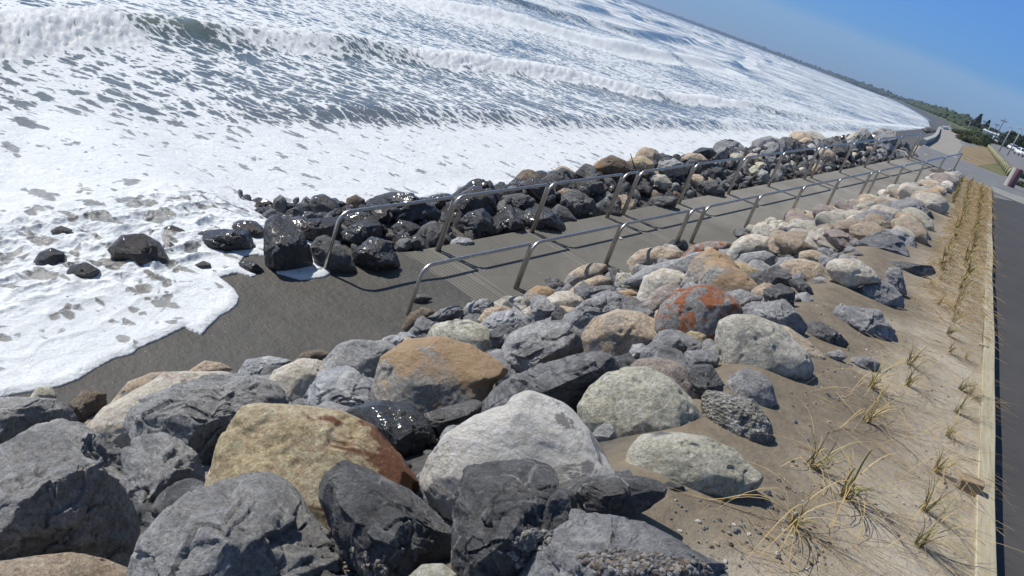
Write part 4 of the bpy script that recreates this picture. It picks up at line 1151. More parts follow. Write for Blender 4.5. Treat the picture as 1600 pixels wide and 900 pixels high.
for x, y, z, r in pack(cand, 0.70):
    w, t = wt(x, y)
    if t < 6.5: k = ['wet', 'wet', 'wetbrown', 'damp'][int(RNG.integers(0, 4))]
    elif t < 11: k = ['damp', 'damp', 'brown', 'grey', 'tan', 'wet'][int(RNG.integers(0, 6))]
    else: k = ['grey', 'grey', 'damp', 'damp', 'slate', 'beige', 'dark', 'dark', 'grey', 'tan', 'olive'][int(RNG.integers(0, 11))] if w < 3.2 else ['grey', 'damp', 'grey', 'tan', 'dark', 'dark', 'beige', 'slate', 'brown', 'olive', 'damp'][int(RNG.integers(0, 11))]
    if w > 4.3: k = ['wet', 'wetbrown', 'brown', 'damp'][int(RNG.integers(0, 4))] if t < 14 else ['brown', 'dark', 'damp', 'damp'][int(RNG.integers(0, 4))]
    f_ = 'r' if k in ('wetbrown', 'brown', 'tan', 'beige', 'cream', 'olive') and RNG.random() < (.75 if w > 3.4 else .25) else 'a'
    hn = ORD[int(np.clip(np.searchsorted(FT0, t) - 1, 0, 12))]
    row_ = 'against the slabs' if w < 2.6 else ('on the crest' if w < 3.9 else 'on the seaward side of the heap')
    lab = '%s %s rock %s, level with the %s seaward hoop' % (FORM[f_], ADJ[k], row_, hn)
    vis = 1.0 if w < 3.9 else 0.35
    fill.append((vis * r * F / math.dist((x, y, z), EYE), (x, y, z + r * (0.42 if w > 2.6 else .30), r, f_, k, lab, '%s rocks of the seaward heap' % ADJ[k], 0.95)))
fill.sort(key=lambda q: -q[0])
NIND = 152
for s_, a_ in fill[:NIND]: place(*a_)
# the smallest ones, joined
bykind = {}
for s_, (x, y, z, r, f_, k, lab, grp, flat) in fill[NIND:]:
    V, Fc, _m = proto(f_, int(RNG.integers(0, 8)), 4, False)
    th_ = RNG.uniform(0, 6.28); c_, s2_ = math.cos(th_), math.sin(th_)
    Q = V * np.array([r * RNG.uniform(.9, 1.2), r * RNG.uniform(.8, 1.1), r * flat * RNG.uniform(.85, 1.1)])
    Q = np.stack([Q[:, 0] * c_ - Q[:, 1] * s2_, Q[:, 0] * s2_ + Q[:, 1] * c_, Q[:, 2]], 1) + np.array([x, y, z])
    bykind.setdefault(k, []).append((Q, Fc))
V = []; Fq = []; MI = []; off = 0; mats = list(bykind)
for mi, k in enumerate(mats):
    for Q, Fc in bykind[k]:
        V.append(Q); Fq.append(Fc + off); off += len(Q); MI += [mi] * len(Fc)
me = mesh_np('small_boulders', np.vstack(V), np.vstack(Fq))
for k in mats: me.materials.append(KIND[k])
me.polygons.foreach_set('material_index', np.array(MI, np.int32))
link('small_boulders', me, kind='stuff', label='remaining smaller boulders of both heaps towards the far end')
print('rocks: heroes', ROCK_N, 'individuals', NIND, 'joined', len(fill) - NIND)

# ---- rubble that fills the gaps between the big stones (uncountable)
def rubble(name, pts, kinds, label):
    D, Fc = ico(2)
    for ki, k in enumerate(kinds):
        sel = pts[ki::len(kinds)]
        V = []; Fs = []; off = 0
        for (x, y, z, r) in sel:
            q = D * (1 + 0.28 * vnoise(D * 1.7 + RNG.uniform(-90, 90, 3), 5))[:, None]
            q = np.sign(q) * np.abs(q) ** 0.9
            A_ = RNG.normal(size=(3, 3)); Q_, _r = np.linalg.qr(A_)
            V.append((q * np.array([1, .75, .6]) * r) @ Q_.T + np.array([x, y, z])); Fs.append(Fc + off); off += len(D)
        me = mesh_np(name, np.vstack(V), np.vstack(Fs), False)
        link(name, me, KIND[k], kind='stuff', label=label)
pts = []
for _ in range(2600):
    y = 2.0 + 34 * RNG.random() ** 1.8; xl = xe(y) + 0.15; x = RNG.uniform(min(xl, -0.6), -0.55)
    pts.append((x, y, float(bank_surf(x, y)) + RNG.uniform(-.07, .03), RNG.uniform(.03, .11)))
rubble('rubble', pts, ['grey', 'dark', 'damp', 'strata'], 'small broken stones filling the gaps of the landward slope')
pts = []
for _ in range(1500):
    t = RNG.uniform(.3, 28); w = RNG.uniform(1.75, 5.5); P = RA[:2] + t * RD2 + w * RW2
    pts.append((P[0], P[1], float(beach_z(np.array(w), np.array(t))) + RNG.uniform(0, .12), RNG.uniform(.06, .20)))
rubble('sea_rubble', pts, ['wet', 'damp', 'wetbrown'], 'small wet stones between the rocks on the seaward side')
# middle-sized stones wedged low between the big ones
HB = [(o.location.x, o.location.y, max(o.dimensions) * .5) for o in COL.objects if o.name.startswith('boulder') and o.data]
cand = []
for _ in range(5000):
    y = 1.2 + 16 * RNG.random() ** 1.3; xl = xe(y) + .1
    if xl > -1.0: continue
    x = RNG.uniform(xl, -0.95); r = RNG.uniform(.13, .27)
    if any((x - a) ** 2 + (y - b) ** 2 < (c * .55) ** 2 for a, b, c in HB): continue
    cand.append((x, y, float(bank_surf(x, y)) + r * .18, r))
kk = ['grey', 'dark', 'strata', 'slate', 'tan', 'damp']; V = []; Fq = []; MI = []; off = 0
for x, y, z, r in pack(cand, 0.72):
    q_ = int(RNG.integers(0, 6)); Vv, Fc, _m = proto('a', int(RNG.integers(0, 8)), 4, False)
    Q0, _r = np.linalg.qr(RNG.normal(size=(3, 3))); Q = (Vv * r) @ Q0.T; Q[:, 2] *= .75
    V.append(Q + np.array([x, y, z])); Fq.append(Fc + off); off += len(Vv); MI += [q_] * len(Fc)
me = mesh_np('wedged_stones', np.vstack(V), np.vstack(Fq))
for k in kk: me.materials.append(KIND[k])
me.polygons.foreach_set('material_index', np.array(MI, np.int32))
link('wedged_stones', me, kind='stuff', label='smaller stones wedged low between the big boulders')
# gravel crumbs lying on the foreground slab, in the black block's corner and on the sand
def crumbs(poly, n, lo, hi, surf_z, kinds, nm, lab, dz=0.0):
    out = []
    A = np.array(poly, float); x0, y0 = A.min(0); x1, y1 = A.max(0)
    tries = 0
    while len(out) < n and tries < n * 12:
        tries += 1
        p = np.array([[RNG.uniform(x0, x1), RNG.uniform(y0, y1)]])
        if not in_poly(p, A)[0]: continue
        s_ = surf_z(p[0, 0], p[0, 1])
        if s_ is None: continue
        out.append((s_[0], s_[1], s_[2] + dz, RNG.uniform(lo, hi)))
    rubble(nm, out, kinds, lab)
deps = None
def cast_hit(x, y):
    global deps
    if deps is None:
        bpy.context.view_layer.update(); deps = bpy.context.evaluated_depsgraph_get()
    d = ray(x, y)
    ok, loc, nrm, idx, ob, mt_ = SC.ray_cast(deps, Vector(EYE), Vector(d), distance=60)
    if not ok or nrm.z < .5: return None
    return (loc.x, loc.y, loc.z)
crumbs(px(790, 880, 800, 845, 830, 828, 862, 832, 858, 850, 820, 882, 800, 892), 420, .004, .012, cast_hit, ['dark', 'grey', 'beige', 'strata'], 'gravel', 'dark gravel in the corner of the black block')
crumbs(px(900, 895, 905, 868, 960, 858, 1010, 862, 1060, 870, 1110, 885, 1115, 899, 960, 899), 420, .004, .013, cast_hit, ['dark', 'tan', 'grey', 'brown'], 'gravel', 'gravel crumbs on the bluish grey slab')
crumbs(px(536, 898, 540, 850, 560, 856, 600, 880, 615, 899), 160, .005, .014, cast_hit, ['dark', 'tan', 'grey', 'pink'], 'gravel', 'gravel crumbs between the bottom boulders')
crumbs(px(1020, 800, 1080, 760, 1180, 770, 1220, 720, 1290, 700, 1330, 890, 1180, 895, 1090, 870), 110, .004, .014, cast_hit, ['dark', 'tan', 'grey', 'white', 'slate', 'brown'], 'pebbles', 'little pebbles scattered on the sand')
crumbs(px(1010, 800, 1100, 770, 1230, 700, 1250, 600, 1330, 600, 1250, 760, 1120, 870, 1050, 840), 16, .012, .026, cast_hit, ['dark', 'tan', 'grey'], 'pebbles', 'larger pebbles on the sand by the boulders')
crumbs(px(1240, 470, 1300, 470, 1420, 500, 1440, 560, 1330, 620, 1230, 640, 1240, 600, 1330, 560), 90, .004, .015, cast_hit, ['dark', 'tan', 'white', 'slate'], 'pebbles', 'little pebbles on the sand pocket')
crumbs(px(380, 480, 520, 440, 760, 420, 800, 460, 620, 500, 480, 545, 300, 560, 220, 580), 230, .004, .013, cast_hit, ['wet', 'wetbrown', 'white', 'wet', 'tan'], 'beach_pebbles', 'bits of shell and seaweed on the wet sand')
crumbs(px(1480, 420, 1535, 420, 1530, 890, 1180, 895, 1230, 720, 1400, 560), 90, .003, .010, cast_hit, ['brown', 'tan', 'white', 'dark'], 'pebbles', 'little pebbles on the planted strip')

# ================================================================== RAMP AND RAILS
def ramp_slabs():
    root = bpy.data.objects.new('concrete_ramp', None); COL.objects.link(root)
    root.location = tuple(rp(0.7, 0, -.1)); root['kind'] = 'structure'
    root['label'] = 'concrete beach ramp with ribbed lower slabs'
    edges = [0.0, 1.74, 4.2, 6.63, 7.2, 9.5, 11.9, 14.2, 16.5, 17.0, 19.2, 21.3, 23.5, 26.2]
    for i in range(len(edges) - 1):
        t0, t1 = edges[i] + 0.008, edges[i + 1] - 0.008
        ribbed = t1 < 9.8
        prof = [(t0, -0.22), (t0, -0.008), (t0 + 0.008, 0.0)]
        if ribbed:
            t = t0 + 0.10
            while t < t1 - 0.13:
                prof += [(t, 0.0), (t + 0.008, -0.006), (t + 0.032, -0.006), (t + 0.040, 0.0)]
                t += 0.075
        prof += [(t1 - 0.008, 0.0), (t1, -0.008), (t1, -0.22)]
        ws = [-0.62, -0.42, -0.30, 1.50, 1.60, 1.66] if ribbed else [-0.62, -0.35, 0.3, 1.0, 1.55, 1.66]
        V = []
        for w in ws:
            for (t, z) in prof:
                zz = z
                if w in (-0.62, 1.66) : zz = min(z, -0.006)
                V.append(rp(w, t, zz) - np.array(root.location))
        n = len(prof); fs = grid_faces(len(ws), n)
        me = mesh_np('slab', V, fs, False)
        bm = bmesh.new(); bm.from_mesh(me)
        bm.verts.ensure_lookup_table()
        for side in (0, len(ws) - 1):
            ring = [bm.verts[side * n + k] for k in range(n)]
            bm.faces.new(ring)
        bmesh.ops.recalc_face_normals(bm, faces=bm.faces); bm.to_mesh(me); bm.free()
        me.materials.append(M_RAMP); me.materials.append(M_GROOVE)
        if ribbed:
            for f in me.polygons:
                tc_ = [wt(me.vertices[i].co.x + root.location.x, me.vertices[i].co.y + root.location.y) for i in f.vertices]
                ta = sum(q[1] for q in tc_) / len(tc_) - (t0 + .10)
                ph = ta / 0.075 - math.floor(ta / 0.075)
                if len(f.vertices) == 4 and 0 < ta and ph < 0.5 and tc_[0][0] > -.45 and ta < t1 - t0 - .2: f.material_index = 1
        link('slab', me, None, root)
def ramp_mat(k=1.0):
    mt, t, b, _ = new_mat('ramp_concrete'); g = N(t)
    tc = g.n('ShaderNodeTexCoord'); v = tc.outputs['Object']
    base = g.ramp(g.noise(v, 0.9, 7, 0.65, 0.6), [(q_, tuple(c_ * k for c_ in cc_)) for q_, cc_ in [(0.3, (0.155, 0.144, 0.120)), (0.5, (0.20, 0.188, 0.160)), (0.72, (0.255, 0.243, 0.212))]])
    # damp and sandy towards the foot
    sx = g.n('ShaderNodeSeparateXYZ'); g.lk(v, sx.inputs[0])
    damp = g.ramp(g.math('MULTIPLY_ADD', g.noise(v, 1.1, 5), 1.5, sx.outputs['Z']), [(0.0, 1.0), (1.0, 1.0)])
    dz = g.n('ShaderNodeMapRange'); dz.inputs['From Min'].default_value = 0.3; dz.inputs['From Max'].default_value = 2.9
    dz.inputs['To Min'].default_value = 1; dz.inputs['To Max'].default_value = 0
    g.lk(g.math('MULTIPLY_ADD', g.noise(v, 0.8, 5), 1.2, sx.outputs['Z']), dz.inputs['Value'])
    base = g.mix(g.math('MULTIPLY', dz.outputs[0], 0.75), base, (0.10 * k, 0.093 * k, 0.075 * k))
    gr = g.noise(v, 120, 3, 0.8)
    base = g.mix(0.5, base, g.ramp(gr, [(0.3, 0.3), (0.7, 0.72)]), 'OVERLAY')
    fl = g.ramp(g.noise(v, 24, 2, 0.5), [(0.70, 0.0), (0.73, 0.6)])
    base = g.mix(fl, base, (0.32, 0.30, 0.26))
    g.lk(base, b.inputs['Base Color']); b.inputs['Roughness'].default_value = 0.85
    g.lk(g.bump(gr, 0.35, 0.006), b.inputs['Normal']); return mt
M_RAMP = ramp_mat(); M_GROOVE = ramp_mat(0.70)
ramp_slabs()

def steel_mat():
    mt, t, b, _ = new_mat('weathered_stainless_steel'); g = N(t); v = obj_coords(g)
    g.lk(g.ramp(g.noise(v, 14, 6, 0.7), [(0.3, (0.42, 0.405, 0.375)), (0.7, (0.62, 0.605, 0.58))]), b.inputs['Base Color'])
    b.inputs['Metallic'].default_value = 0.9
    g.lk(g.ramp(g.noise(v, 30, 5, 0.7), [(0.35, 0.27), (0.7, 0.48)]), b.inputs['Roughness'])
    return mt
M_STEEL = steel_mat()
M_SHELL = simple_mat('shell_white', (0.7, 0.66, 0.6), 0.6, 0.1)

def hoop(w, t0, t1, H, label, group, rr=0.21, rf=0.055, zb=-0.28):
    """steel tube: post, swept bend, sloping rail, tight far corner, post"""
    base = rp(w, t0, 0)
    P = lambda t, z: Vector(rp(w, t, z)) - Vector(base)
    def corner(c, a, b, rad, n):
        c, a, b = Vector(c), Vector(a), Vector(b)
        da = (a - c).normalized(); db = (b - c).normalized()
        ang = da.angle(db); d = rad / math.tan(ang / 2)
        p0 = c + da * d; p1 = c + db * d
        bis = (da + db).normalized(); o = c + bis * (rad / math.sin(ang / 2))
        out = []
        v0 = p0 - o; v1 = p1 - o; tot = v0.angle(v1)
        for i in range(n + 1):
            s = i / n
            out.append(o + (v0 * math.sin((1 - s) * tot) + v1 * math.sin(s * tot)) / math.sin(tot))
        return out
    L = t1 - t0
    rr = min(rr, L * .42)
    b0, c0, c1, b1 = P(t0, zb), P(t0, H), P(t1, H), P(t1, zb)
    pts = [b0] + corner(c0, b0, c1, rr, 9) + corner(c1, c0, b1, rf, 5) + [b1]
    mb = MB(); mb.tube(pts, 0.028, 14)
    link('handrail_hoop', mb.mesh('hoop_tube', True), M_STEEL, loc=base, label=label, category='handrail', group=group)
ORD = ['first', 'second', 'third', 'fourth', 'fifth', 'sixth', 'seventh', 'eighth', 'ninth', 'tenth', 'eleventh', 'twelfth', 'thirteenth', 'fourteenth']
FH = [(-.64, 1.69), (1.76, 4.155), (4.225, 6.60), (6.67, 7.19), (7.26, 9.485), (9.555, 11.875), (11.945, 14.145), (14.215, 16.49), (16.56, 16.97), (17.04, 19.145), (19.215, 21.275), (21.345, 23.495), (23.565, 25.57), (25.64, 26.0)]
NH = [(-.26, 2.075), (2.145, 4.575), (4.645, 6.995), (7.065, 7.63), (7.70, 10.045), (10.115, 12.415), (12.485, 14.695), (14.765, 16.985), (17.055, 17.61), (17.68, 19.735), (19.805, 21.865), (21.935, 23.935), (24.005, 25.99)]
for i, (a_, b_) in enumerate(FH):
    s = 'short' if b_ - a_ < .8 else 'long'
    hoop(1.54, a_, b_, 1.0, '%s steel handrail hoop, %s up the ramp from the surf on the seaward side' % (s, ORD[i]), 'seaward handrail hoops', rf=.15 if i in (7,) else .055)
for i, (a_, b_) in enumerate(NH):
    s = 'short' if b_ - a_ < .8 else 'long'
    hoop(0.0, a_, b_, 0.823, '%s steel handrail hoop, %s up the ramp from the sand on the landward side' % (s, ORD[i]), 'landward handrail hoops')
# little white shell on the ribbed slab
me = bpy.data.meshes.new('shell'); bm = bmesh.new(); bmesh.ops.create_uvsphere(bm, u_segments=14, v_segments=8, radius=0.045)
for v in bm.verts: v.co.z = max(-0.01, v.co.z * 0.5); v.co.x *= 1.5; v.co += Vector((0, 0, .004 * math.sin(v.co.x * 190)))
bm.to_mesh(me); bm.free(); me.polygons.foreach_set('use_smooth', [True] * len(me.polygons))
sp_ = rp(0.70, 6.0, 0.008)
link('shell', me, M_SHELL, loc=sp_, label='small white shell lying on the ribbed part of the ramp', category='shell')

# ================================================================== TIMBER EDGING
def wood_mat():
    mt, t, b, _ = new_mat('sawn_timber'); g = N(t); v = obj_coords(g)
    gv = g.mapping(v, (16, 0.9, 16))
    c = g.ramp(g.noise(gv, 2.2, 6, 0.6, 0.8), [(0.3, (0.28, 0.235, 0.145)), (0.5, (0.37, 0.325, 0.215)), (0.7, (0.45, 0.40, 0.285))])
    c = g.mix(g.ramp(g.noise(v, 3.0, 5, .7), [(0.5, 0), (0.65, .55)]), c, (0.38, 0.33, 0.25))
    g.lk(c, b.inputs['Base Color']); b.inputs['Roughness'].default_value = 0.8
    g.lk(g.bump(g.noise(gv, 5, 4), 0.4, 0.004), b.inputs['Normal']); return mt
M_WOOD = wood_mat()
M_WOODD = simple_mat('weathered_timber', (0.30, 0.22, 0.14), 0.85, .25, 6, .4, .01)
tim = bpy.data.objects.new('timber_edging', None); COL.objects.link(tim); tim.location = (0.812, 0, 0)
tim['label'] = 'long pale sawn timber edging between the planted sand and the footpath'; tim['category'] = 'edging'
y = -1.2; k = 0
while y < 34:
    L = min(4.8, 34.2 - y)
    mb = MB(); n = 8; bev = 0.005
    prof = [(-0.046, -0.13), (-0.046, 0.012 - bev), (-0.046 + bev, 0.012), (0.046 - bev, 0.012), (0.046, 0.012 - bev), (0.046, -0.13)]
    vs = []; 
    for i in range(n + 1):
        yy = y + L * i / n - (0.003 if i == n else 0)
        wob = 0.006 * math.sin(yy * 0.9) + 0.003 * math.sin(yy * 2.3)
        for (a_, z_) in prof: vs.append((a_ + wob, yy, z_ + 0.003 * math.sin(yy * 1.3)))
    fs = []
    for i in range(n):
        for j in range(5): fs.append([i * 6 + j, i * 6 + j + 1, (i + 1) * 6 + j + 1, (i + 1) * 6 + j][::-1])
    fs += [list(range(6)), [n * 6 + j for j in range(6)][::-1]]
    mb.add(vs, fs); link('board', mb.mesh('board'), M_WOOD, tim)
    y += L; k += 1
# stake tops beside the edging
PEG = [(1513, 764, 'wooden peg with a pale sawn top, nearest one beside the timber edging', 1.0), (1536, 541, 'wooden peg second along beside the timber edging', .7), (1539, 465, 'wooden peg third along beside the timber edging', .6), (1542, 421, 'wooden peg fourth along beside the timber edging', .6),
       (1543, 400, 'wooden peg fifth along beside the timber edging', .6), (1544, 382, 'wooden peg sixth along beside the timber edging', .6), (1545, 357, 'wooden peg farthest along beside the timber edging', .6)]
for (x_, y_, lab, s) in PEG:
    p = at(x_, y_, 0.0)
    bm = bmesh.new(); bmesh.ops.create_cube(bm, size=1)
    for v in bm.verts:
        v.co.x *= 0.105 * s; v.co.y *= (0.075 if s == 1 else .05) * s; v.co.z = (0.055 if s == 1 else .022) * s if v.co.z > 0 else -0.12
        if v.co.z > 0: v.co.z += 0.012 * (v.co.x > 0) * s
    bmesh.ops.bevel(bm, geom=bm.edges[:], offset=0.004, segments=1, affect='EDGES')
    me = bpy.data.meshes.new('peg'); bm.to_mesh(me); bm.free()
    o = link('wooden_peg', me, M_WOOD if s < 1 else M_WOODD, loc=(p[0], p[1], 0.0), label=lab, category='wooden peg', group='pegs along the timber edging')
    o.rotation_euler = (0.08, -.05, RNG.uniform(-.2, .2))
    if s == 1.0:
        o.material_slots[0].link = 'DATA'

# ================================================================== PLANTS
def blade_mat(name, lo, hi):
    mt, t, b, _ = new_mat(name); g = N(t); v = obj_coords(g)
    a = g.n('ShaderNodeAttribute'); a.attribute_name = 'tone'
    g.lk(g.ramp(a.outputs['Fac'], [(0.0, lo), (0.45, ((lo[0] + hi[0]) / 2, (lo[1] + hi[1]) / 2, (lo[2] + hi[2]) / 2)), (1.0, hi)]), b.inputs['Base Color'])
    b.inputs['Roughness'].default_value = 0.6
    return mt
M_BLADE = blade_mat('sedge_blades', (0.085, 0.12, 0.022), (0.50, 0.35, 0.15))
def tussock_mesh(seed, nb, L0, L1, green, thick=1.0, wind=1.0):
    rs = np.random.default_rng(seed)
    V = []; Fq = []; tone = []
    for i in range(nb):
        L = rs.uniform(L0, L1); az = rs.uniform(0, 2 * math.pi); isg = rs.random() < green
        lean = rs.uniform(0.15, 0.6) if isg else rs.uniform(0.45, 1.25)
        d = np.array([math.cos(az), math.sin(az), 0]) * lean + np.array([0.42 * wind, -0.06, 0]) * rs.uniform(.5, 1.4)
        base = np.array([rs.normal() * .013, rs.normal() * .013, -0.01])
        if isg: L *= 0.72
        k = 9; wid = (0.0030 if isg else 0.0020) * thick * rs.uniform(.7, 1.3)
        p = base.copy(); dirv = np.array([d[0] * .55, d[1] * .55, 1.0]); dirv /= np.linalg.norm(dirv)
        sag = rs.uniform(1.0, 3.4) * (0.55 if isg else 1.25)
        tn = rs.uniform(0, .35) if isg else rs.uniform(.45, 1)
        wob = rs.normal(size=3) * .22
        side0 = None
        for s in range(k + 1):
            side = np.cross(dirv, [0, 0, 1]); nn_ = np.linalg.norm(side); side = side / nn_ if nn_ > 1e-4 else np.array([1, 0, 0])
            ww = wid * (1 - (s / k) ** 2 * 0.85)
            V += [p - side * ww, p + side * ww]; tone += [min(1, tn + .35 * s / k)] * 2
            if s < k:
                b_ = (i * (k + 1) + s) * 2; Fq.append([b_, b_ + 1, b_ + 3, b_ + 2])
            stp = L / k
            p = p + dirv * stp
            if p[2] < 0.008: p[2] = 0.008 + rs.random() * .004; dirv[2] = max(dirv[2], 0.0)
            dirv = dirv + (np.array([d[0], d[1], 0]) * 0.22 + wob * .3 + np.array([0, 0, -1]) * sag * 0.12)
            dirv /= np.linalg.norm(dirv)
    me = mesh_np('tussock', np.array(V), np.array(Fq), True); attr(me, 'tone', tone); me.materials.append(M_BLADE)
    return me
TNEAR = [tussock_mesh(500 + i, 32, .26, .66, g_, 1.0) for i, g_ in enumerate([.25, .5, .2, .55, .45, .3])]
TFAR = [tussock_mesh(600 + i, 38, .22, .50, g_, 1.8) for i, g_ in enumerate([.5, .35, .6])]
spots = [(1236, 820, 'straw-coloured tussock nearest the bottom edge, blades splayed low', 0, 1.0), (1268, 730, 'bushy olive tussock left of the tall green one', 1, 1.0), (1318, 777, 'tall green tussock with upright blades in the near sand', 3, 1.15), (1356, 655, 'twiggy tussock with a brown twisted base', 0, 1.0),
         (1362, 604, 'wind-blown tussock with a red-brown base', 2, 1.0), (1434, 850, 'green-bladed tussock nearest the timber edging at the bottom', 4, .9), (1446, 793, 'second tussock up the row nearest the timber edging', 1, .8), (1464, 734, 'tussock beside the nearest wooden peg', 5, .95), (1482, 680, 'thin straw tussock above the one beside the nearest peg', 2, .75), (1494, 643, 'fifth tussock up the row nearest the timber edging', 4, .75),
         (1514, 613, 'small tussock close to the timber edging', 0, .6), (1418, 600, 'green leaning tussock in the middle of the strip', 3, .85), (1501, 607, 'sixth tussock up the row nearest the timber edging', 4, .7), (1509, 558, 'short reddish tussock stump near the timber edging', 2, .5), (1420, 568, 'spreading tussock beyond the green leaning one', 1, .8), (1465, 475, 'tussock where the inner row begins', 0, .8)]
for (x_, y_, lab, i, s) in spots:
    p = at(x_, y_, 0.0); z = float(bank_surf(p[0], p[1]))
    o = link('tussock', TNEAR[i], loc=(p[0], p[1], z + .0), label=lab, category='tussock', group='tussocks planted in the sand strip')
    o.scale = (s, s, s * 1.0); o.rotation_euler = (0, 0, RNG.uniform(-.5, .5))
def row(xf, y0, y1, lab, grp):
    y = y0; k = 0
    while y < y1:
        x = xf(y) + RNG.uniform(-.04, .04)
        o = link('tussock', (TNEAR[int(RNG.integers(0, 6))] if y < 11 else TFAR[int(RNG.integers(0, 3))]), loc=(x, y, 0.0), label=lab, category='tussock', group=grp)
        s = RNG.uniform(.6, .95); o.scale = (s, s, s * RNG.uniform(.8, 1.0)); o.rotation_euler = (0, 0, RNG.uniform(-.8, .8))
        y += RNG.uniform(.36, .72); k += 1
for ya, yb, nm_ in ((10.2, 15, 'nearest'), (15, 22, 'middle'), (22, 33.5, 'farthest')):
    row(lambda y: np.interp(y, [8, 12, 20, 33], [.22, .24, .27, .15]), ya, yb, 'yellow-green tussock in the row beside the stones, %s third' % nm_, 'tussocks beside the stones, %s third' % nm_)
for ya, yb, nm_ in ((7.6, 14, 'nearest'), (14, 22, 'middle'), (22, 33.5, 'farthest')):
    row(lambda y: np.interp(y, [8, 12, 20, 33], [.50, .52, .55, .52]), ya, yb, 'yellow-green tussock in the row next to the timber edging, %s third' % nm_, 'tussocks next to the timber, %s third' % nm_)
row(lambda y: np.interp(y, [8, 12, 20, 33], [.0, .0, .0, -.1]), 22.0, 33.5, 'dry tussock among the stones at the far edge of the strip', 'tussocks along the stones')
# loose dry blades lying on the sand
M_STRAW = simple_mat('dry_stalk', (0.42, 0.30, 0.15), 0.7, .3, 20, 0)
mb = MB()
for i in range(520):
    y = 3 + 20 * RNG.random() ** 1.7; x = RNG.uniform(-0.15, .74); a = RNG.normal() * .35 - .1; L = RNG.uniform(.08, .35)
    r_ = 0.0011 + y * 0.00008
    pts = [(x + L * s * math.cos(a), y + L * s * math.sin(a) + .02 * math.sin(3 * s + i), float(bank_z(x, y)) + .006 + .012 * math.sin(3.1 * s) * RNG.random()) for s in (0, .25, .5, .75, 1)]
    mb.tube(pts, r_, 4, False)
for i in range(2200):
    y = 8.5 + 25 * RNG.random(); x = RNG.uniform(0.02, .72); a = RNG.normal() * .45 - .1; L = RNG.uniform(.10, .32)
    pts = [(x + L * s * math.cos(a), y + L * s * math.sin(a), .004 + .07 * math.sin(3.1 * s) * RNG.random()) for s in (0, .5, 1)]
    mb.tube(pts, 0.0012 + y * 0.00012, 3, False)
link('dry_stalks', mb.mesh('dry_stalks', True), M_STRAW, kind='stuff', label='dry stalks lying on the planted sand')

# driftwood sticks on the far-side crest
M_STICK = simple_mat('driftwood', (0.16, 0.12, 0.09), 0.85, .25, 20, .2, .005)
def stick(pts, r, label):
    mb = MB(); P0 = np.array(pts[0]); mb.tube([tuple(np.array(p) - P0) for p in pts], [r, r * .8, r * .5][:len(pts)], 6)
    link('driftwood_stick', mb.mesh('stick', True), M_STICK, loc=P0, label=label, category='driftwood', group='sticks among the seaward rocks')
def onw(x, y, w):
    d = ray(x, y); t = (w - (EYE - RA) @ RW) / (d @ RW); return EYE + d * t
stick([onw(1369, 217, 3.2), onw(1373, 210, 3.22), onw(1379, 199, 3.25)], .03, 'thin driftwood stick standing on the far end of the seaward crest')
stick([onw(998, 272, 2.9), onw(990, 257, 2.95), onw(985, 240, 3.0)], .018, 'bent twig rising from the ochre rock')
stick([onw(845, 312, 2.6), onw(832, 300, 2.7), onw(828, 292, 2.75)], .018, 'dead twig caught between rocks beside the third seaward hoop')

# ================================================================== FAR SIDE
def leafy(n, R, seed, leaf=0.12, core=True, zmin=-.3):
    """leaf-clump crown: n small bent quads spread through lobes, gaps between"""
    rs = np.random.default_rng(seed); R = np.array(R, float)
    nl = 9; cs = rs.normal(size=(nl, 3)); cs /= np.linalg.norm(cs, axis=1)[:, None]; cs *= rs.uniform(.3, .75, (nl, 1)); cs[:, 2] = np.abs(cs[:, 2]) * .9 + zmin * .3
    rad = rs.uniform(.28, .5, nl)
    ci = rs.integers(0, nl, n); u = rs.normal(size=(n, 3)); u /= np.linalg.norm(u, axis=1)[:, None]
    P = (cs[ci] + u * (rad[ci] * rs.uniform(.55, 1.05, n))[:, None]) * R
    a = rs.normal(size=(n, 3)); a /= np.linalg.norm(a, axis=1)[:, None]
    b = np.cross(a, u + rs.normal(size=(n, 3)) * .5); b /= np.linalg.norm(b, axis=1)[:, None]
    s = leaf * rs.uniform(.6, 1.4, n)[:, None]
    V = np.stack([P - a * s, P + b * s * .6, P + a * s, P - b * s * .6], 1).reshape(-1, 3)
    return V, np.arange(4 * n).reshape(n, 4)
M_LEAF = [grass_mat('leaves_dark', (.022, .035, .016), (.045, .065, .025), (.075, .10, .04), 1.2), grass_mat('leaves_olive', (.05, .065, .022), (.095, .11, .04), (.15, .15, .06), 1.2), grass_mat('leaves_grey', (.05, .065, .045), (.08, .10, .07), (.12, .14, .09), 1.2)]
M_BARK = simple_mat('bark', (.10, .08, .06), .9, .3, 4, .5, .02)
def bush(x_, y_, R, label, m_=1, grp='bushes beside the coast path', n=1700, leaf=.16, z=-.29):
    p = at(x_, y_, z)
    root = bpy.data.objects.new('bush', None); COL.objects.link(root); root.location = (p[0], p[1], z)
    root['label'] = label; root['category'] = 'bush'; root['group'] = grp
    V, f = leafy(n, R, int(x_ * 7 + y_), leaf)
    V[:, 2] = V[:, 2] + R[2] * .25
    link('foliage', mesh_np('foliage', V, f, False), M_LEAF[m_], root)
    mb = MB()
    for q in range(5):
        a = q * 1.3; mb.tube([(0, 0, -.05), (math.cos(a) * R[0] * .25, math.sin(a) * R[1] * .25, R[2] * .4), (math.cos(a) * R[0] * .5, math.sin(a) * R[1] * .5, R[2] * .8)], [.06, .04, .02], 5)
    link('stems', mb.mesh('stems', True), M_BARK, root)
bush(1504, 220, (1.3, 1.6, .8), 'dark green low bush at the left end of the bushes', 1, leaf=.08)
bush(1519, 224, (1.7, 1.8, 1.05), 'big rounded olive bush nearest the grass patch', 1, leaf=.08)
bush(1531, 226, (1.4, 1.6, 1.0), 'dark bush right of the big olive one', 0, leaf=.08)
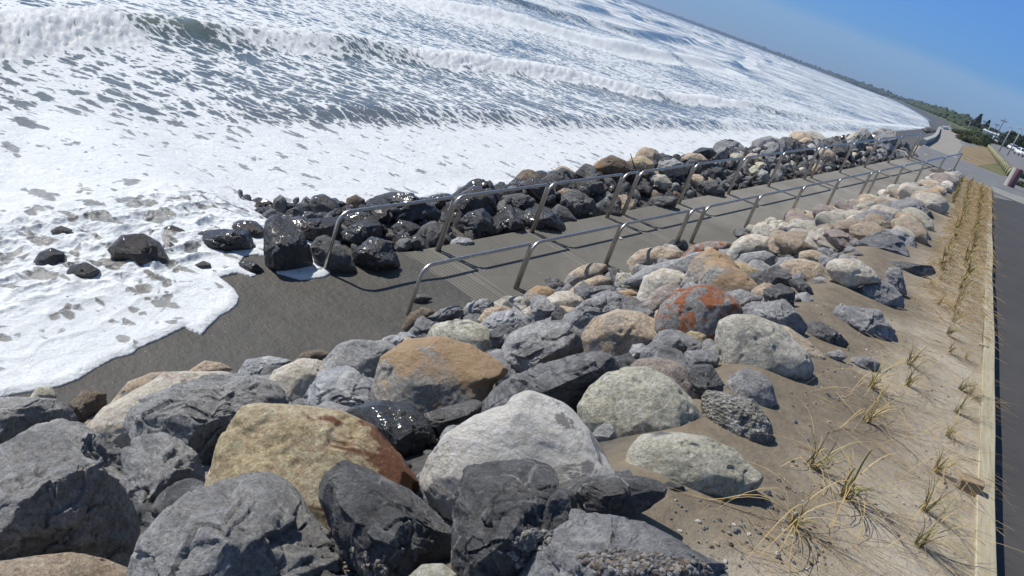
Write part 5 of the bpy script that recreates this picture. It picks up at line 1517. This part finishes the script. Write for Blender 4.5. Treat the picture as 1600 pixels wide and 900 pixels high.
bush(1540, 230, (.6, 1.0, .7), 'small dark shrub at the end of the yellow barrier', 0, leaf=.06)
bush(1500, 211, (2.2, 3, .9), 'pale olive bush along the coast path', 1, leaf=.11)
bush(1515, 214, (2.8, 3.4, 1.2), 'long olive bush behind the front ones', 1, leaf=.12)
bush(1532, 217, (3.2, 3.4, 1.6), 'dark bush in the middle of the bushes', 0, leaf=.13)
bush(1541, 221, (2.6, 3.4, 1.6), 'dark bush at the right end of the bushes', 0, leaf=.13)
bush(1596, 294, (0.6, .7, .4), 'brown and green weeds at the foot of the stout post', 1, 'weeds by the barrier', 900, .05)
bush(1605, 282, (1.2, 2.0, .8), 'dark shrub at the right edge beyond the footpath', 0, 'weeds by the barrier', 1300, .07)

def tree(x_, dist, h, r, label, m_=0, conifer=False):
    d = ray(x_, -364 + .37 * x_ + 3); az = math.atan2(d[0], d[1])
    X, Y = dist * math.sin(az), dist * math.cos(az)
    root = bpy.data.objects.new('pine_tree' if conifer else 'tree', None); COL.objects.link(root); root.location = (X, Y, -.3)
    root['label'] = label; root['category'] = 'tree'; root['group'] = 'trees behind the road'
    mb = MB(); mb.tube([(0, 0, -.2), (.05, 0, h * .4), (0, .05, h * .85)], [.03 * h, .02 * h, .008 * h], 7)
    if not conifer:
        for q in range(5):
            a = q * 1.26; mb.tube([(0, 0, h * .35), (math.cos(a) * r * .6, math.sin(a) * r * .6, h * .7)], [.012 * h, .005 * h], 5)
        V, f = leafy(2200, (r, r, h * .42), int(x_), .055 * h); V[:, 2] += h * .55
    else:
        rs = np.random.default_rng(int(x_)); Vs = []
        for lv in range(17):
            z = h * (.16 + .84 * lv / 17); rr = r * (1 - lv / 17.5) ** .9
            for q in range(7):
                a = q * .9 + lv * .5; L = rr * rs.uniform(.75, 1.15)
                for s in np.linspace(.15, 1, 9):
                    c = np.array([math.cos(a) * L * s, math.sin(a) * L * s, z - .06 * h * s * .5 + rs.normal() * .05])
                    for _ in range(2):
                        v1 = rs.normal(size=3) * .035 * h; v2 = rs.normal(size=3) * .022 * h
                        Vs += [c - v1, c + v2, c + v1, c - v2]
        V = np.array(Vs); f = np.arange(len(V)).reshape(-1, 4)
    link('trunk', mb.mesh('trunk', True), M_BARK, root)
    link('crown', mesh_np('crown', V, f, False), M_LEAF[m_], root)
tree(1521, 520, 9.6, 2.9, 'tall pointed pine standing over the roofs', 0, True)
tree(1513, 520, 5.6, 3.2, 'dark rounded tree left of the pointed pine', 0)
tree(1529, 480, 5.4, 3.4, 'dark tree behind the white gabled house', 0)
tree(1536, 430, 7.0, 1.9, 'narrow tree right of the white gabled house', 0, True)
tree(1544, 400, 5.0, 3.4, 'bushy dark tree between the two houses', 0)
tree(1558, 400, 4.4, 3.0, 'low tree behind the blue-roofed house', 2)
tree(1577, 280, 5.6, 2.6, 'largest dark rounded tree right of the tall pole', 0)
tree(1590, 260, 4.4, 2.6, 'dark tree behind the two parked cars', 0)
tree(1600, 250, 4.8, 2.8, 'dark tree at the right edge of the row', 0)
tree(1611, 245, 5.0, 2.8, 'outermost tree of the row at the right', 0)
tree(1568, 300, 3.9, 2.4, 'tree left of the largest rounded one', 2)
def hedge(xa, xb, dist0, dist1, h, label):
    V = []; Fq = []; off = 0
    n = 9
    for i in range(n):
        s = i / (n - 1); x_ = xa + (xb - xa) * s; dist = dist0 + (dist1 - dist0) * s
        d = ray(x_, -364 + .37 * x_ + 12); az = math.atan2(d[0], d[1])
        v, f = leafy(900, (3.2, 3.2, h * .6), 77 + i, .16); v += np.array([dist * math.sin(az), dist * math.cos(az), -.3 + h * .25])
        V.append(v); Fq.append(f + off); off += len(v)
    V = np.vstack(V); c = V.mean(0); c[2] = -.3
    link('hedge', mesh_np('hedge', V - c, np.vstack(Fq), False), M_LEAF[0], loc=c, label=label, category='hedge')
hedge(1548, 1580, 275, 262, 2.4, 'dark hedge running behind the parked cars')
hedge(1580, 1640, 262, 235, 3.0, 'dark hedge at the right end of the road')

# houses
M_WALLW = simple_mat('painted_wall', (.62, .62, .60), .8, .05, 3, 0); M_ROOFG = simple_mat('grey_roof', (.30, .31, .33), .6, .1, 3, 0); M_ROOFB = simple_mat('pale_roof', (.60, .66, .70), .5, .08, 3, 0)
M_GLASS = simple_mat('dark_glass', (.03, .04, .05), .15, .1, 2, 0); M_DARKROOF = simple_mat('slate_roof', (.12, .13, .16), .6, .1, 3, 0)
def house(x_, dist, w, dp, h, roofh, label, wallm, roofm, yaw=0.0, gable_to_cam=False):
    d = ray(x_, -364 + .37 * x_ + 3); az = math.atan2(d[0], d[1])
    root = bpy.data.objects.new('house', None); COL.objects.link(root); root.location = (dist * math.sin(az), dist * math.cos(az), -.3)
    root['label'] = label; root['category'] = 'house'; root.rotation_euler = (0, 0, yaw)
    mb = MB(); mb.box((-w / 2, -dp / 2, 0), (w / 2, dp / 2, h)); mb.add([(-w / 2, -dp / 2, h), (w / 2, -dp / 2, h), (0, -dp / 2, h + roofh)], [[0, 1, 2]]); mb.add([(-w / 2, dp / 2, h), (w / 2, dp / 2, h), (0, dp / 2, h + roofh)], [[0, 2, 1]])
    link('wall', mb.mesh('wall'), wallm, root)
    mb = MB(); o = .35
    for s in (-1, 1):
        e0 = Vector((s * (w / 2 + o), 0, h - roofh * o / (w / 2))); r0 = Vector((0, 0, h + roofh)); up = Vector((0, 0, .12))
        q = [(e0.x, -dp / 2 - o, e0.z), (0, -dp / 2 - o, r0.z), (0, dp / 2 + o, r0.z), (e0.x, dp / 2 + o, e0.z)]
        q2 = [(a, b, c + .14) for a, b, c in q]
        mb.add(q + q2, [[0, 1, 2, 3], [7, 6, 5, 4], [0, 4, 5, 1], [1, 5, 6, 2], [2, 6, 7, 3], [3, 7, 4, 0]])
    link('roof', mb.mesh('roof'), roofm, root)
    for s in (-.25, .25):
        mb = MB(); mb.box((s * w - .6, -dp / 2 - .04, 1.0), (s * w + .6, -dp / 2 + .02, 2.2)); wn = link('window', mb.mesh('window'), M_GLASS, root)
house(1524, 560, 6.5, 9, 2.6, 2.3, 'white gabled house with a grey roof behind the bushes', M_WALLW, M_ROOFG, .5)
house(1550, 400, 8.5, 6, 2.3, .8, 'long low house with a pale blue roof', M_WALLW, M_ROOFB, 1.35)
house(1562, 420, 8, 6, 2.3, 1.0, 'dark roofed house behind the tall pole', M_WALLW, M_DARKROOF, .2)

# poles
M_POLE = simple_mat('pole_wood', (.17, .15, .13), .9, .2, 5, .2, .01); M_LAMP = simple_mat('lamp_metal', (.35, .36, .36), .5, .1, 5, 0)
def pole(x_, ytop, dist, label, mat=None, arm=0, r=.13, xtop=None):
    d = ray(xtop or x_, ytop); az = math.atan2(d[0], d[1]); top = CAM_H + dist * d[2] / math.hypot(d[0], d[1])
    root = bpy.data.objects.new('street_pole', None); COL.objects.link(root); root.location = (dist * math.sin(az), dist * math.cos(az), -.3)
    root['label'] = label; root['category'] = 'pole'; root['group'] = 'poles along the road'
    h = top + .3
    mb = MB(); mb.tube([(0, 0, -.3), (0, 0, h * .5), (0, 0, h)], [r, r * .85, r * .65], 8); link('shaft', mb.mesh('shaft', True), mat or M_POLE, root)
    if arm:
        mb = MB(); mb.box((-arm, -.06, h - .75), (arm, .06, h - .6)); 
        for q in (-.9, -.4, .4, .9): mb.tube([(q * arm, 0, h - .6), (q * arm, 0, h - .42)], .05, 6)
        link('crossarm', mb.mesh('crossarm'), mat or M_POLE, root)
    else:
        mb = MB(); mb.tube([(0, 0, h), (-.2, 0, h + .1), (-.7, 0, h + .12)], .05, 6); link('lamp_arm', mb.mesh('lamp_arm', True), M_LAMP, root)
pole(1571, 185, 230, 'tallest dark power pole over the roofs', None, .7, .12)
pole(1540.5, 187, 300, 'thin far pole with a crossarm between the trees', None, .6, .10)
pole(1560, 192, 280, 'short far pole with a crossarm above the blue roof', None, .6, .10)
pole(1580.5, 201, 150, 'pale grey lamp post left of the parked cars', M_LAMP, 0, .10)
pole(1596, 203, 140, 'pale grey lamp post above the nearest parked car', M_LAMP, 0, .10)
pole(1548, 196, 230, 'slim pale post by the long low house', M_LAMP, 0, .10)
pole(1517, 190, 260, 'slim pale post by the white gabled house', M_LAMP, 0, .10)

# cars
M_CARW = simple_mat('car_paint_white', (.72, .74, .74), .3, .03, 2, 0); M_TYRE = simple_mat('tyre', (.02, .02, .02), .8, .1, 8, 0); M_RIM = simple_mat('rim', (.4, .4, .42), .35, .1, 8, 0, metal=.8)
M_HL = simple_mat('headlight', (.75, .78, .8), .15, .05, 8, 0)
def car(x_, y_, label, yaw, z=-.28, tall=1.0):
    p = at(x_, y_, z)
    root = bpy.data.objects.new('parked_car', None); COL.objects.link(root); root.location = (p[0], p[1], z); root.rotation_euler = (0, 0, yaw)
    root['label'] = label; root['category'] = 'car'; root['group'] = 'cars parked along the road'
    side = [(-2.15, .30), (-2.18, .62), (-2.05, .82), (-1.15, .95), (2.0, .98), (2.15, .85), (2.18, .40), (2.1, .28)]
    cab = [(-1.15, .95), (-.45, 1.42 * tall), (.2, 1.48 * tall), (1.25, 1.43 * tall), (1.95, .98)]
    def loft(pf, hw0, hw1, zsplit):
        V = []; n = len(pf)
        for s in (-1, 1):
            for (x, zz) in pf:
                hw = hw0 if zz < zsplit else hw1
                V.append((s * hw, x, zz))
        fs = [[i, (i + 1) % n, n + (i + 1) % n, n + i] for i in range(n)] + [list(range(n))[::-1], [n + i for i in range(n)]]
        return V, fs
    def solid(nm, pf, hw0, hw1, zs, mat, bev=.06):
        me = bpy.data.meshes.new(nm); me.from_pydata(*[(a if k_ != 1 else []) for k_, a in enumerate([loft(pf, hw0, hw1, zs)[0], [], loft(pf, hw0, hw1, zs)[1]])])
        bm = bmesh.new(); bm.from_mesh(me); bmesh.ops.recalc_face_normals(bm, faces=bm.faces)
        bmesh.ops.bevel(bm, geom=bm.edges[:], offset=bev, segments=2, affect='EDGES', clamp_overlap=True); bm.to_mesh(me); bm.free()
        me.polygons.foreach_set('use_smooth', [True] * len(me.polygons))
        return link(nm, me, mat, root)
    body = solid('body', side, .86, .80, .8, M_CARW)
    solid('cabin', cab, .78, .62, 1.2, M_CARW, .05)
    def pane(nm, q): 
        mb = MB(); mb.add(q, [[0, 1, 2, 3]]); link(nm, mb.mesh(nm), M_GLASS, root)
    pane('windscreen', [(-.66, -1.13, 1.0), (.66, -1.13, 1.0), (.54, -.50, 1.40 * tall), (-.54, -.50, 1.40 * tall)])
    pane('rear_window', [(.62, 1.93, 1.05), (-.62, 1.93, 1.05), (-.54, 1.36, 1.38 * tall), (.54, 1.36, 1.38 * tall)])
    for s in (-1, 1):
        pane('side_window', [(s * .79, -.9, 1.03), (s * .79, 1.5, 1.03), (s * .655, 1.15, 1.36 * tall), (s * .655, -.40, 1.36 * tall)][::s])
        for yy in (-1.35, 1.35):
            mb = MB(); mb.tube([(s * .70, yy, .32), (s * .88, yy, .32)], .32, 18); wl = link('tyre', mb.mesh('tyre', False), M_TYRE, root)
            mb = MB(); mb.tube([(s * .87, yy, .32), (s * .892, yy, .32)], .20, 14); link('rim', mb.mesh('rim', False), M_RIM, root)
        mb = MB(); mb.box((s * .60 - .16, -2.19, .62), (s * .60 + .16, -2.10, .76)); link('headlight', mb.mesh('headlight'), M_HL, root)
car(1551.5, 223, 'white van-like car parked far up the road by the bushes', .1, tall=1.15)
car(1581, 235.5, 'white car, left one of the two parked nearest', .25)
car(1594, 244, 'white car, nearest one of the parked pair at the right edge', .25)

# stout post and the barrier of yellow-green posts
M_POSTY = simple_mat('lichened_timber', (.33, .31, .17), .85, .3, 6, .3, .02)
M_PURP = simple_mat('maroon_paint', (.19, .095, .10), .7, .12, 3, .1)
M_LITSIDE = simple_mat('post_lit_side', (.42, .40, .35), .7, .1, 3, .1)  # sunlit left side of the post, put into the colour
p = at(1574, 295, -.29)
root = bpy.data.objects.new('gate_post', None); COL.objects.link(root); root.location = (p[0], p[1], -.29)
root['label'] = 'stout round maroon post with its sunlit left side painted pale, at the near end of the barrier'; root['category'] = 'post'
k = 28; R_ = .215; Hh = .98; vs = []; fs = []
for zz, rr in ((-.1, R_), (Hh - .03, R_), (Hh, R_ - .03)):
    for j in range(k): a = 2 * math.pi * j / k; vs.append((rr * math.cos(a), rr * math.sin(a), zz))
for i in range(2):
    for j in range(k): fs.append([i * k + j, i * k + (j + 1) % k, (i + 1) * k + (j + 1) % k, (i + 1) * k + j])
fs.append([2 * k + j for j in range(k)])
mb = MB(); mb.add(vs, fs); link('shaft', mb.mesh('post', True), M_PURP, root)
mb = MB(); vs = []; fs = []
aa = [math.radians(v_) for v_ in range(165, 252, 6)]
for zz in (0, Hh - .02):
    for a in aa: vs.append(((R_ + .006) * math.cos(a), (R_ + .006) * math.sin(a), zz))
n = len(aa)
for j in range(n - 1): fs.append([j, j + 1, n + j + 1, n + j])
mb.add(vs, fs); link('lit_side', mb.mesh('band', True), M_LITSIDE, root)
root = bpy.data.objects.new('roadside_barrier', None); COL.objects.link(root); q0 = at(1574, 275, -.28); q1 = at(1542, 230, -.28)
root.location = tuple(q0); root['label'] = 'low barrier of yellow-green timber posts and a rail beside the road'; root['category'] = 'barrier'
dv = q1 - q0; Lb = np.linalg.norm(dv); nb = int(Lb / 3.0)
post_me = None
for i in range(nb + 1):
    P = dv * (i / nb)
    if post_me is None:
        m2 = MB(); m2.tube([(0, 0, -.1), (0, 0, .46), (0, 0, .52)], [.12, .12, .08], 10); post_me = m2.mesh('barrier_post', True); post_me.materials.append(M_POSTY)
    o = link('post', post_me, None, root, loc=P)
mb = MB(); off = np.array([.10, 0, .32]); mb.tube([tuple(off), tuple(dv + off)], .06, 8); link('rail', mb.mesh('barrier_rail', True), M_POSTY, root)

# low parapet along the coast path, and the dark sea wall stub
M_PARA = simple_mat('parapet_concrete', (.33, .34, .30), .85, .15, 2, .3, .01)
pp = [at(x, y, -.29) for x, y in [(1441, 226), (1447, 223), (1456, 219), (1462, 213), (1465, 206), (1467, 201)]]
mb = MB(); vs = []; fs = []
c0 = pp[0]
for i, p in enumerate(pp):
    t_ = (pp[min(i + 1, 5)] - pp[max(i - 1, 0)]); t_ /= np.linalg.norm(t_); nrm = np.array([-t_[1], t_[0], 0])
    for (a, z) in ((.14, -.4), (.14, .34), (-.14, .34), (-.14, -.4)): vs.append(tuple(p - c0 + nrm * a + np.array([0, 0, z])))
for i in range(5):
    for j in range(3): fs.append([i * 4 + j, i * 4 + j + 1, (i + 1) * 4 + j + 1, (i + 1) * 4 + j])
fs += [[3, 2, 1, 0], [20, 21, 22, 23]]
mb.add(vs, fs); link('low_wall', mb.mesh('low_wall'), M_PARA, loc=c0, label='low pale parapet curving along the coast path beyond the ramp', category='wall')
def far_rock(x_, y_, z, r, label, kind='wet', flat=.6, sx=1.0):
    p = at(x_, y_, z); o = place(p[0], p[1], p[2], r, 'a', kind, label, 'rocks beyond the ramp', flat); o.scale = (r * sx, r, r * flat); return o
far_rock(1383, 206, -3.6, .95, 'dark rock standing alone in the water beyond the ramp', 'wet', .7)
far_rock(1391, 209, -3.7, .75, 'lower dark rock beside the lone rock in the water', 'wet', .55)
far_rock(1449, 203, -2.3, 1.3, 'dark rock heap at the bend of the coast path, seaward part', 'dark', .6, 1.5)
far_rock(1457, 202, -1.6, 1.2, 'dark rock heap at the bend of the coast path, landward part', 'dark', .6, 1.3)
far_rock(1449, 239, -.35, .32, 'dark round rock at the top of the ramp beside the path', 'brown', .9)
far_rock(1444, 246, -.30, .40, 'tan rock at the upper end of the seaward heap', 'tan', .8)
for x_, y_, k_, l_ in ((1430, 250, 'beige', 'pale'), (1436, 243, 'grey', 'grey'), (1441, 236, 'tan', 'buff'), (1436, 254, 'slate', 'blue-grey')):
    far_rock(x_, y_, -.42, .48, '%s block closing the top end of the seaward heap' % l_, k_, .7)
for i, (x_, y_) in enumerate([(1493, 235), (1498, 231), (1503, 227), (1506, 224), (1497, 238), (1508, 249), (1514, 249)]):
    far_rock(x_, y_, -.3, .22, 'small grey stone in the scatter beside the grass patch', 'silver', .5)
# low white block far along the coast path
M_WHITE = simple_mat('block_white', (.7, .7, .68), .6, .05, 2, 0)
pa, pb = at(1472, 201, -.29), at(1485, 202.5, -.29)
mb = MB(); Lq = float(np.linalg.norm(pb - pa)); mb.box((0, -.2, 0), (Lq * .6, .2, .45)); 
o = link('white_block', mb.mesh('white_block'), M_WHITE, loc=pa, label='low white block far along the coast path', category='wall'); o.rotation_euler = (0, 0, math.atan2(pb[1] - pa[1], pb[0] - pa[0]))

# far wooded coast: ridge with tree clumps, reads as one mass
def coast_wood():
    pts = [(-2, 300, .5), (-8, 380, .9), (-15, 471, 1.7), (-27, 633, 3.6), (-50, 880, 5.8), (-88, 1270, 9), (-215, 2440, 11), (-345, 2800, 11), (-760, 4250, 13), (-1480, 5250, 14), (-2700, 6700, 15), (-4200, 7950, 14)]
    A = np.array(pts, float)
    L = np.concatenate([[0], np.cumsum(np.hypot(np.diff(A[:, 0]), np.diff(A[:, 1])))])
    D, Fc = ico(2)
    V = []; Fq = []; off = 0
    rs = np.random.default_rng(5)
    # terrain under it
    T = []
    for (x, y, h) in pts:
        T += [(x - 2, y, -.5), (x + 3 + h, y + h, h * .3), (x + 120 + y * .15, y + 40, h * .5), (x + 900 + y * .3, y + 60, h * .4)]
    link('headland', mesh_np('headland', T, grid_faces(len(pts), 4)[:, ::-1]), M_LEAF[1], kind='structure', label='far low wooded headland')
    s = 0.0
    while s < L[-1]:
        x = np.interp(s, L, A[:, 0]); y = np.interp(s, L, A[:, 1]); h = np.interp(s, L, A[:, 2])
        for row_ in range(4):
            r = h * rs.uniform(.22, .42)
            dx = rs.uniform(2, 10) + row_ * h * rs.uniform(.8, 2.2)
            q = D * (1 + .35 * vnoise(D * 1.9 + rs.uniform(-90, 90, 3), 3))[:, None]
            zc = h * (.30 + .12 * row_) * rs.uniform(.7, 1.15) + (.35 * h if rs.random() < .10 else 0)
            V.append(q * np.array([r * 1.3, r * 1.3, r * rs.uniform(.8, 1.5)]) + np.array([x + dx, y + rs.uniform(-.5, .5) * h, zc])); Fq.append(Fc + off); off += len(D)
        s += max(1.6, y * .0045)
    link('coastal_woodland', mesh_np('coastal_woodland', np.vstack(V), np.vstack(Fq), False), M_LEAF[0], kind='stuff', label='hazy band of trees along the far coast')
coast_wood()

# ================================================================== HAZE
HAZE = True
if HAZE:
    mt = bpy.data.materials.new('haze'); mt.use_nodes = True; t = mt.node_tree; t.nodes.clear()
    o = t.nodes.new('ShaderNodeOutputMaterial'); v = t.nodes.new('ShaderNodeVolumePrincipled')
    v.inputs['Color'].default_value = (.60, .76, 1, 1); v.inputs['Density'].default_value = 0.00013; v.inputs['Anisotropy'].default_value = 0.3
    t.links.new(v.outputs[0], o.inputs['Volume'])
    mb = MB(); mb.box((-9500, -9500, -9), (9500, 9500, 46))
    link('haze', mb.mesh('haze'), mt, kind='stuff', label='pale sea haze in the air')
